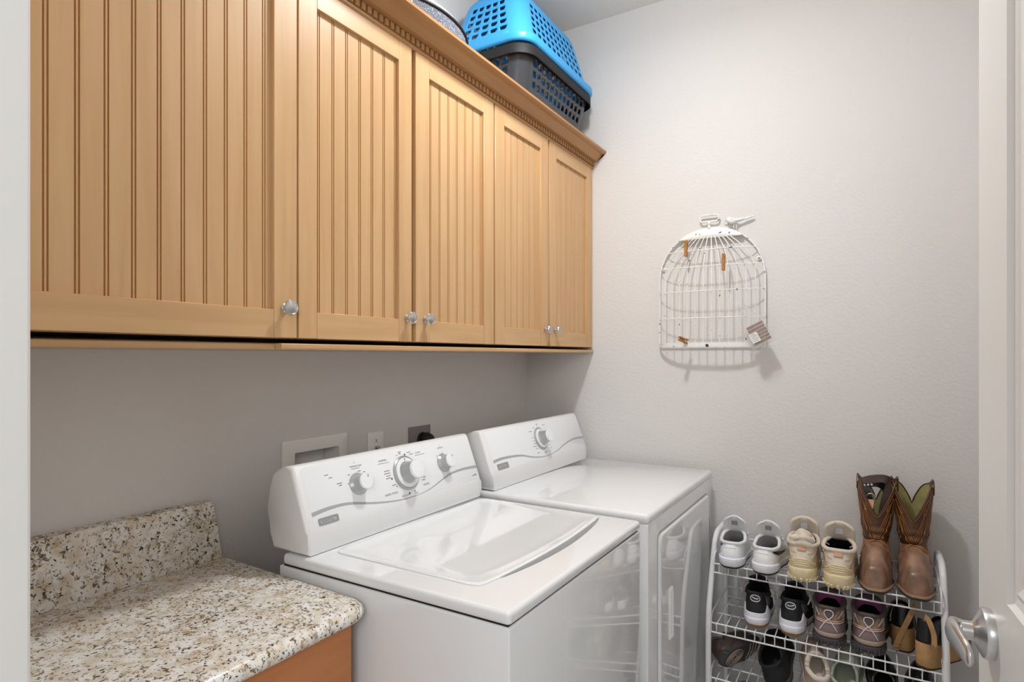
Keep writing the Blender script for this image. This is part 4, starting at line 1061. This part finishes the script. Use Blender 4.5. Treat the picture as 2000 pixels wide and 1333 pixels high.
# belt looped over the left boot
def wvec(path, w_):
    n = len(path); return [(path[min(i + 1, n - 1)] - path[max(i - 1, 0)]).cross(V(0, 1, -.35)).normalized() * w_ for i in range(n)]
bl = thing('belt', 'dark brown belt with silver ring and orange tag stuffed into the left cowboy boot', 'belt', (1.383, 2.30, .86))
path = smooth_path([(-.022, -.015, -.02), (-.030, -.018, .045), (-.036, -.016, .080), (-.026, -.012, .088), (-.006, -.006, .094), (.022, .0, .097), (.038, .004, .090), (.040, .006, .068), (.030, .006, .03), (.02, .006, -.03)], 7)
bm = B(); ribbon(bm, path, wvec(path, .026), .0035); P('strap', bm, 'brown_l', bl, 40)
path = smooth_path([(-.012, -.020, -.04), (-.018, -.024, .03), (-.024, -.020, .068), (-.008, -.010, .080), (.018, .004, .074), (.032, .010, .05), (.030, .01, -.02)], 7)
bm = B(); ribbon(bm, path, wvec(path, .022), .003); P('strap', bm, 'black_l', bl, 40)
bm = B(); tube(bm, [(-.013 + .0125 * math.cos(k * PI / 12), -.040 - .002 * math.sin(k * PI / 12), .040 + .0125 * math.sin(k * PI / 12)) for k in range(24)], .0017, 8, closed=True); P('ring', bm, 'nickel', bl, 60)
bm = B(); out = rrect(-.026, -.003, -.002, .034, .004, 4)
vv = strip(bm, [[(px - .004 + pz * .12, -.046 - .10 * (.034 - pz), pz) for px, pz in out], [(px - .004 + pz * .12, -.049 - .10 * (.034 - pz), pz) for px, pz in out]], close_u=True); cap(bm, vv[0]); cap(bm, vv[1]); P('tag', bm, 'peach', bl, 30)
bm = B()
for k in range(3): lathe(bm, [(.0035, 0), (.0035, .002), (.001, .003)], (-.030 + .010 * k, -.027, .075 + .002 * k), (0, -1, .2), 10)
P('rivets', bm, 'nickel', bl, 40)
# --- black and white sneakers on the second tier
def black_sneaker(label, x, y, rz, sg):
    s = Shoe(L=.236, W=.096, sole=(.036, .026), heel=.112, side=.098, front=.116, tongue=.150, col_b=.034, side_sign=sg)
    t = shoe_root('running_shoe', label, 'shoe', x, y, ZT1, rz, 'pair of black and white sneakers')
    bm = B(); s.upper(bm); P('upper', bm, 'black_f', t)
    bm = B(); s.sole_mesh(bm, 1.05, z0=.009); so = P('midsole', bm, 'white_m', t)
    bm = B(); R = [[s.outline(k * 2 * PI / 56, q)[0] + V(0, 0, z) for k in range(56)] for z, q in ((0, .90), (.004, .97), (.0105, 1.01))]; vv = strip(bm, R, close_u=True); cap(bm, vv[0]); cap(bm, vv[-1]); P('outsole', bm, 'gum', t, label='tan gum outsole')
    bm = B(); s.patch(bm, -1.25, 1.25, .0, .34, .0022, nu=24, shape=lambda a, b: (a, b * (.62 + .85 * (math.exp(-((abs(a - .5) - .33) / .05) ** 2) if abs(a - .5) < .42 else 0)))); P('heel_cup', bm, 'white_m', t, 60, solid=.003)
    bm = B(); s.patch(bm, 1.02 * sg, 1.22 * sg, -.02, .09, .0042); P('gum_patch', bm, 'gum', so, 60)
    bm = B(); s.lining(bm); P('lining', bm, 'black_f', t)
    bm = B(); s.collar(bm, .0060); P('collar', bm, 'black_f', t, 60)
    bm = B(); s.tongue_mesh(bm, .064, .02); P('tongue', bm, 'black_f', t, 60, solid=.010, subsurf=1)
    bm = B(); s.patch(bm, -.50, .50, .60, 1.0, .0018); hp = P('heel_panel', bm, 'black_l', t)
    bm = B(); s.line(bm, [(.27 * math.cos(k * PI / 6), .78 + .135 * math.sin(k * PI / 6)) for k in range(13)], .0012, .0028); P('heel_ring', bm, 'white_m', hp, 60, label='thin white ring logo')
    bm = B(); s.line(bm, [(-.15 * sg, .80), (-.06 * sg, .755), (.18 * sg, .82)], .0013, .0026); P('heel_mark', bm, 'white_m', hp, 60)
    for q in (-1, 1):
        bm = B(); s.patch(bm, q * .80, q * 1.6, .42, .90, .0014); P('side_panel', bm, 'camo', t)
    bm = B()
    for k in range(4):
        v = .62 + .07 * k; a = PI - .70 + .10 * k; s.line(bm, [(a, v + .04), (PI, .80 - .09 * (3 - k)), (2 * PI - a, v + .04)], .0024, .003)
    for q in (-1, 1):
        tube(bm, smooth_path([(q * .030, s.L * .50, .108), (q * .042, s.L * .42, .120), (q * .050, s.L * .30, .112), (q * .046, s.L * .22, .098)], 6), .0022, 6)
        tube(bm, smooth_path([(q * .034, s.L * .56, .100), (q * .055, s.L * .52, .085), (q * .052, s.L * .46, .070)], 6), .0022, 6)
    P('laces', bm, 'lace', t)
    return t
black_sneaker('black and white sneaker at the left of the second tier', 1.040, 2.108, .03, -1)
black_sneaker('black and white sneaker beside the grey hiking shoes on the second tier', 1.147, 2.104, -.05, 1)
# --- grey hiking shoes with pink lining
def hiking_shoe(label, x, y, rz, sg):
    s = Shoe(L=.236, W=.106, sole=(.040, .030), heel=.112, side=.116, front=.136, tongue=.142, col_b=.043, side_sign=sg)
    t = shoe_root('hiking_shoe', label, 'shoe', x, y, ZT1, rz, 'pair of grey hiking shoes')
    bm = B(); s.upper(bm); P('upper', bm, 'taupe', t)
    bm = B(); s.sole = (.024, .018); s.sole_mesh(bm, 1.05); P('outsole', bm, 'hsole', t)
    bm = B(); s.sole = (.040, .030); s.sole_mesh(bm, 1.04, z0=.0235); mid = P('midsole', bm, 'hmid', t)
    bm = B()
    for k in range(13):
        a = -1.2 + 2.4 * k / 12; p, tt = s.outline(a, 1.03); tube(bm, [V(p.x, p.y, .001), V(p.x * 1.01, p.y - .002, .016)], .0045, 6)
    P('tread_lugs', bm, 'hsole', t)
    bm = B(); s.patch(bm, -.95, .95, .03, .34, .0018); P('heel_bumper', bm, 'taupe2', t)
    bm = B(); s.patch(bm, -.42, .42, .55, .99, .0014, shape=lambda a, b: (.5 + (a - .5) * (.15 + 1.1 * b), b)); P('heel_mesh', bm, 'mesh_d', t)
    bm = B(); s.lining(bm); P('lining', bm, 'black_f', t)
    bm = B(); s.collar(bm, .0060); P('collar', bm, 'mesh_d', t, 60)
    bm = B(); R = [[s.C(k * 2 * PI / 40).lerp(V(0, s.L * s.col_y, s.C(k * 2 * PI / 40).z), .10 + .07 * j) + V(0, 0, .004 - .014 * j) for k in range(40)] for j in range(3)]; strip(bm, R, close_u=True); P('collar_lining', bm, 'pink', t, 60, label='pink collar lining')
    bm = B(); s.tongue_mesh(bm, .062, .015); P('tongue', bm, 'mesh_d', t, 60, solid=.010, subsurf=1)
    bm = B()
    s.line(bm, [(-.95, .42), (-.5, .40), (0, .39), (.5, .40), (.95, .42)], .0020, .0012); s.line(bm, [(-.95, .50), (-.5, .47), (0, .455), (.5, .47), (.95, .50)], .0012, .0012)
    P('piping', bm, 'pinkline', t, 60)
    bm = B()
    for q in (-1, 1):
        s.line(bm, [(q * .32, .10), (q * .16, .30), (0, .52), (-q * .17, .72), (-q * .14, .86), (0, .90)], .0017, .0030)
        s.line(bm, [(q * .45, .60), (q * .75, .80), (q * .9, .97)], .0013, .0016)
    P('heel_cords', bm, 'lace', t, 60)
    for q in (-1, 1):
        bm = B(); s.patch(bm, q * .72, q * 1.15, .48, .90, .0014); sp = P('side_panel', bm, 'brown_l', t)
        bm = B()
        for i in range(4):
            for j in range(5): lathe(bm, [(.0020, 0), (.0020, .0006)], s.S(q * (.77 + .10 * i), .52 + .08 * j + .03 * (i % 2), .0015), s.S(q * (.77 + .10 * i), .52 + .08 * j, .01) - s.S(q * (.77 + .10 * i), .52 + .08 * j), 8)
        P('panel_dots', bm, 'lace', sp, 0)
    return t
hiking_shoe('grey hiking shoe with pink collar, beside the black sneakers on the second tier', 1.257, 2.104, .0, -1)
hiking_shoe('grey hiking shoe with pink collar, next to the tan wedge sandals', 1.365, 2.108, .0, 1)
# --- tan and black wedge sandals
def wedge_sandal(label, x, y, rz, sg):
    s = Shoe(L=.200 if sg < 0 else .236, W=.078 if sg < 0 else .082, sole=(.074, .026), side_sign=sg, toe_sq=.66)
    s.hs = lambda t: interp([0, .28, .72, 1], [.078, .070, .026, .022], t)
    t = shoe_root('wedge_sandal', label, 'sandal', x, y, ZT1, rz, 'pair of tan wedge sandals')
    bm = B(); s.sole_mesh(bm, 1.0, z0=.003); P('wedge_heel', bm, 'tan', t)
    bm = B(); R = [[s.outline(k * 2 * PI / 56, q)[0] + V(0, 0, z) for k in range(56)] for z, q in ((0, .95), (.0032, .99))]; vv = strip(bm, R, close_u=True); cap(bm, vv[0]); cap(bm, vv[-1]); P('outsole', bm, 'bsole', t)
    bm = B(); R = []
    for q in (1.0, .96, .6, .3, .02):
        row = []
        for k in range(56):
            p, tt = s.outline(k * 2 * PI / 56, q); c = math.cos(k * 2 * PI / 56); yy = s.L * .5 - c * s.L * .5 * q; p.z = s.hs(yy / s.L) + (.0015 if q == 1.0 else .004); row.append(p)
        R.append(row)
    strip(bm, R, close_u=True); P('footbed', bm, 'black_l', t, 60)
    def arch(y0, y1, hgt, thick, m, nm, wx=1.0, lean=0):
        bm = B(); R = []
        for j in range(7):
            yy = lerp(y0, y1, j / 6); tt = yy / s.L; row = []
            for k in range(17):
                a = PI * k / 16; wv = s.W / 2 * interp([0, .16, .42, .70, 1], [.90, .92, .80, 1.0, .80], tt) * wx * .98
                row.append(V(-wv * math.cos(a) + sg * .010 * max(0, tt - .35), yy + lean * math.sin(a), s.hs(tt) - .004 + hgt * math.sin(a) ** .8))
            R.append(row)
        strip(bm, R); return P(nm, bm, m, t, 60, solid=thick)
    arch(.50 * s.L, .90 * s.L, .080, .004, 'black_l', 'toe_strap', 1.10)
    bm = B(); R = []
    for j in range(8):      # heel counter
        h = j / 7; row = []
        for k in range(21):
            th = -1.15 + 2.3 * k / 20; p, tt = s.outline(th, .97 - .05 * h); hh = .066 * (1 - (abs(th) / 1.22) ** 3); row.append(V(p.x, p.y + .004 * h, s.hs(tt) - .003 + hh * h))
        R.append(row)
    strip(bm, R); P('heel_counter', bm, 'black_l', t, 60, solid=.003)
    if sg < 0:
        path = [(.030, .020, .146), (.024, .004, .138), (.012, -.006, .110), (.002, -.008, .085), (-.010, -.0075, .055), (-.018, -.006, .028), (-.020, -.003, .006)]; bk = V(-.019, -.0075, .020)
    else:
        path = [(.004, .012, .150), (.016, .004, .146), (.026, -.001, .130), (.031, .001, .110), (.032, .0015, .090), (.031, .001, .074)]; bk = V(.031, -.0005, .072)
    path = smooth_path(path, 6); n = len(path)
    bm = B(); ribbon(bm, path, [(path[min(i + 1, n - 1)] - path[max(i - 1, 0)]).cross(V(.25 * sg, 1, 0)).normalized() * .015 for i in range(n)], .0028); a = P('ankle_strap', bm, 'tan', t, 50)
    bm = B(); tube(bm, [bk + V(.0095 * math.cos(k * PI / 8), -.001, .0065 * math.sin(k * PI / 8)) for k in range(16)], .0015, 6, closed=True); P('buckle', bm, 'steel', a, 60)
    return t
wedge_sandal('tan wedge sandal with black footbed, standing beside the hiking shoes', 1.457, 2.172, .0, -1)
wedge_sandal('tan wedge sandal turned outwards at the right end of the second tier', 1.497, 2.088, -.46, 1)
# --- third tier, cut by the lower edge of the photograph
R_ = math.radians
def plain_shoe(name, label, group, x, y, z, rot, up, so, li, L=.25, W=.092, sole=(.026, .018), heel=.075, side=.06, front=.085, collar='', cr=.005, sg=1, col_b=.030, tread=None, cat='shoe', col_y=.30, col_a=.215):
    s = Shoe(L=L, W=W, sole=sole, heel=heel, side=side, front=front, tongue=front + .03, col_b=col_b, side_sign=sg, col_y=col_y, col_a=col_a)
    t = thing(name, label, cat, (x, y, z), 0, group, rot)
    bm = B(); s.upper(bm); P('upper', bm, up, t)
    bm = B(); s.sole_mesh(bm, 1.04); so_ = P('sole', bm, so, t)
    bm = B(); s.lining(bm); P('lining', bm, li, t)
    bm = B(); s.collar(bm, cr); P('collar', bm, collar or up, t, 60)
    if tread:
        bm = B()
        for k in range(5):
            r = .010 + .007 * k; tube(bm, [V(r * .8 * math.cos(a * PI / 12), .055 + r * 1.15 * math.sin(a * PI / 12), -.0008) for a in range(24)], .0016, 6, closed=True)
        for k in range(6): tube(bm, smooth_path([(-.034, .13 + .017 * k, -.0006), (0, .138 + .017 * k, -.0008), (.034, .13 + .017 * k, -.0006)], 4), .0018, 6)
        P('tread', bm, tread, so_, 60)
    return t, s
plain_shoe('leather_shoe', 'dark brown shoe tipped on its side with tread showing, left end of third tier', None, .944, 2.108, ZT2 + .050, (0, R_(-72), R_(-25)), 'brown_l', 'dgrey', 'black_f', tread='hmid', L=.200, W=.098, heel=.080, sole=(.022, .016))
plain_shoe('slip_on_shoe', 'black slip-on shoe with grey sole edge tipped up beside the brown shoe', None, 1.120, 2.100, ZT2 + .006, (R_(26), R_(-20), R_(0)), 'black_f', 'dgrey', 'black_f', L=.215, W=.112, heel=.085, side=.075, col_b=.036)
plain_shoe('slipper', 'beige knitted slipper with fleece lining on the third tier', None, 1.220, 2.100, ZT2 + .006, (R_(30), R_(6), R_(16)), 'knit', 'fleece', 'fleece', L=.20, W=.074, heel=.085, side=.075, front=.09, collar='fleece', cr=.008, cat='slipper')
plain_shoe('clog', 'pale sage green rubber clog tipped up in the middle of the third tier', None, 1.300, 2.098, ZT2 + .004, (R_(33), 0, R_(-4)), 'sage', 'sage', 'sage', L=.205, W=.088, heel=.096, side=.070, front=.088, col_b=.034, cr=.0045, cat='clog')
plain_shoe('dress_shoe', 'black sequined shoe on the third tier next to the sage clogs', 'black sequined shoes', 1.408, 2.098, ZT2 + .004, (R_(30), 0, R_(6)), 'glitter', 'black_p', 'black_f', L=.205, W=.090, heel=.088, side=.068, front=.08)
plain_shoe('dress_shoe', 'black sequined shoe at the right end of the third tier', 'black sequined shoes', 1.497, 2.098, ZT2 + .004, (R_(30), 0, R_(-4)), 'glitter', 'black_p', 'black_f', L=.205, W=.084, heel=.088, side=.068, front=.08, sg=-1)
plain_shoe('canvas_shoe', 'lavender grey canvas shoe at the left of the lowest tier', None, .990, 2.110, TIERS[3][0] + .003, (0, 0, .05), 'lavender', 'dgrey', 'dgrey', L=.23, W=.095, heel=.09, side=.08, front=.11)
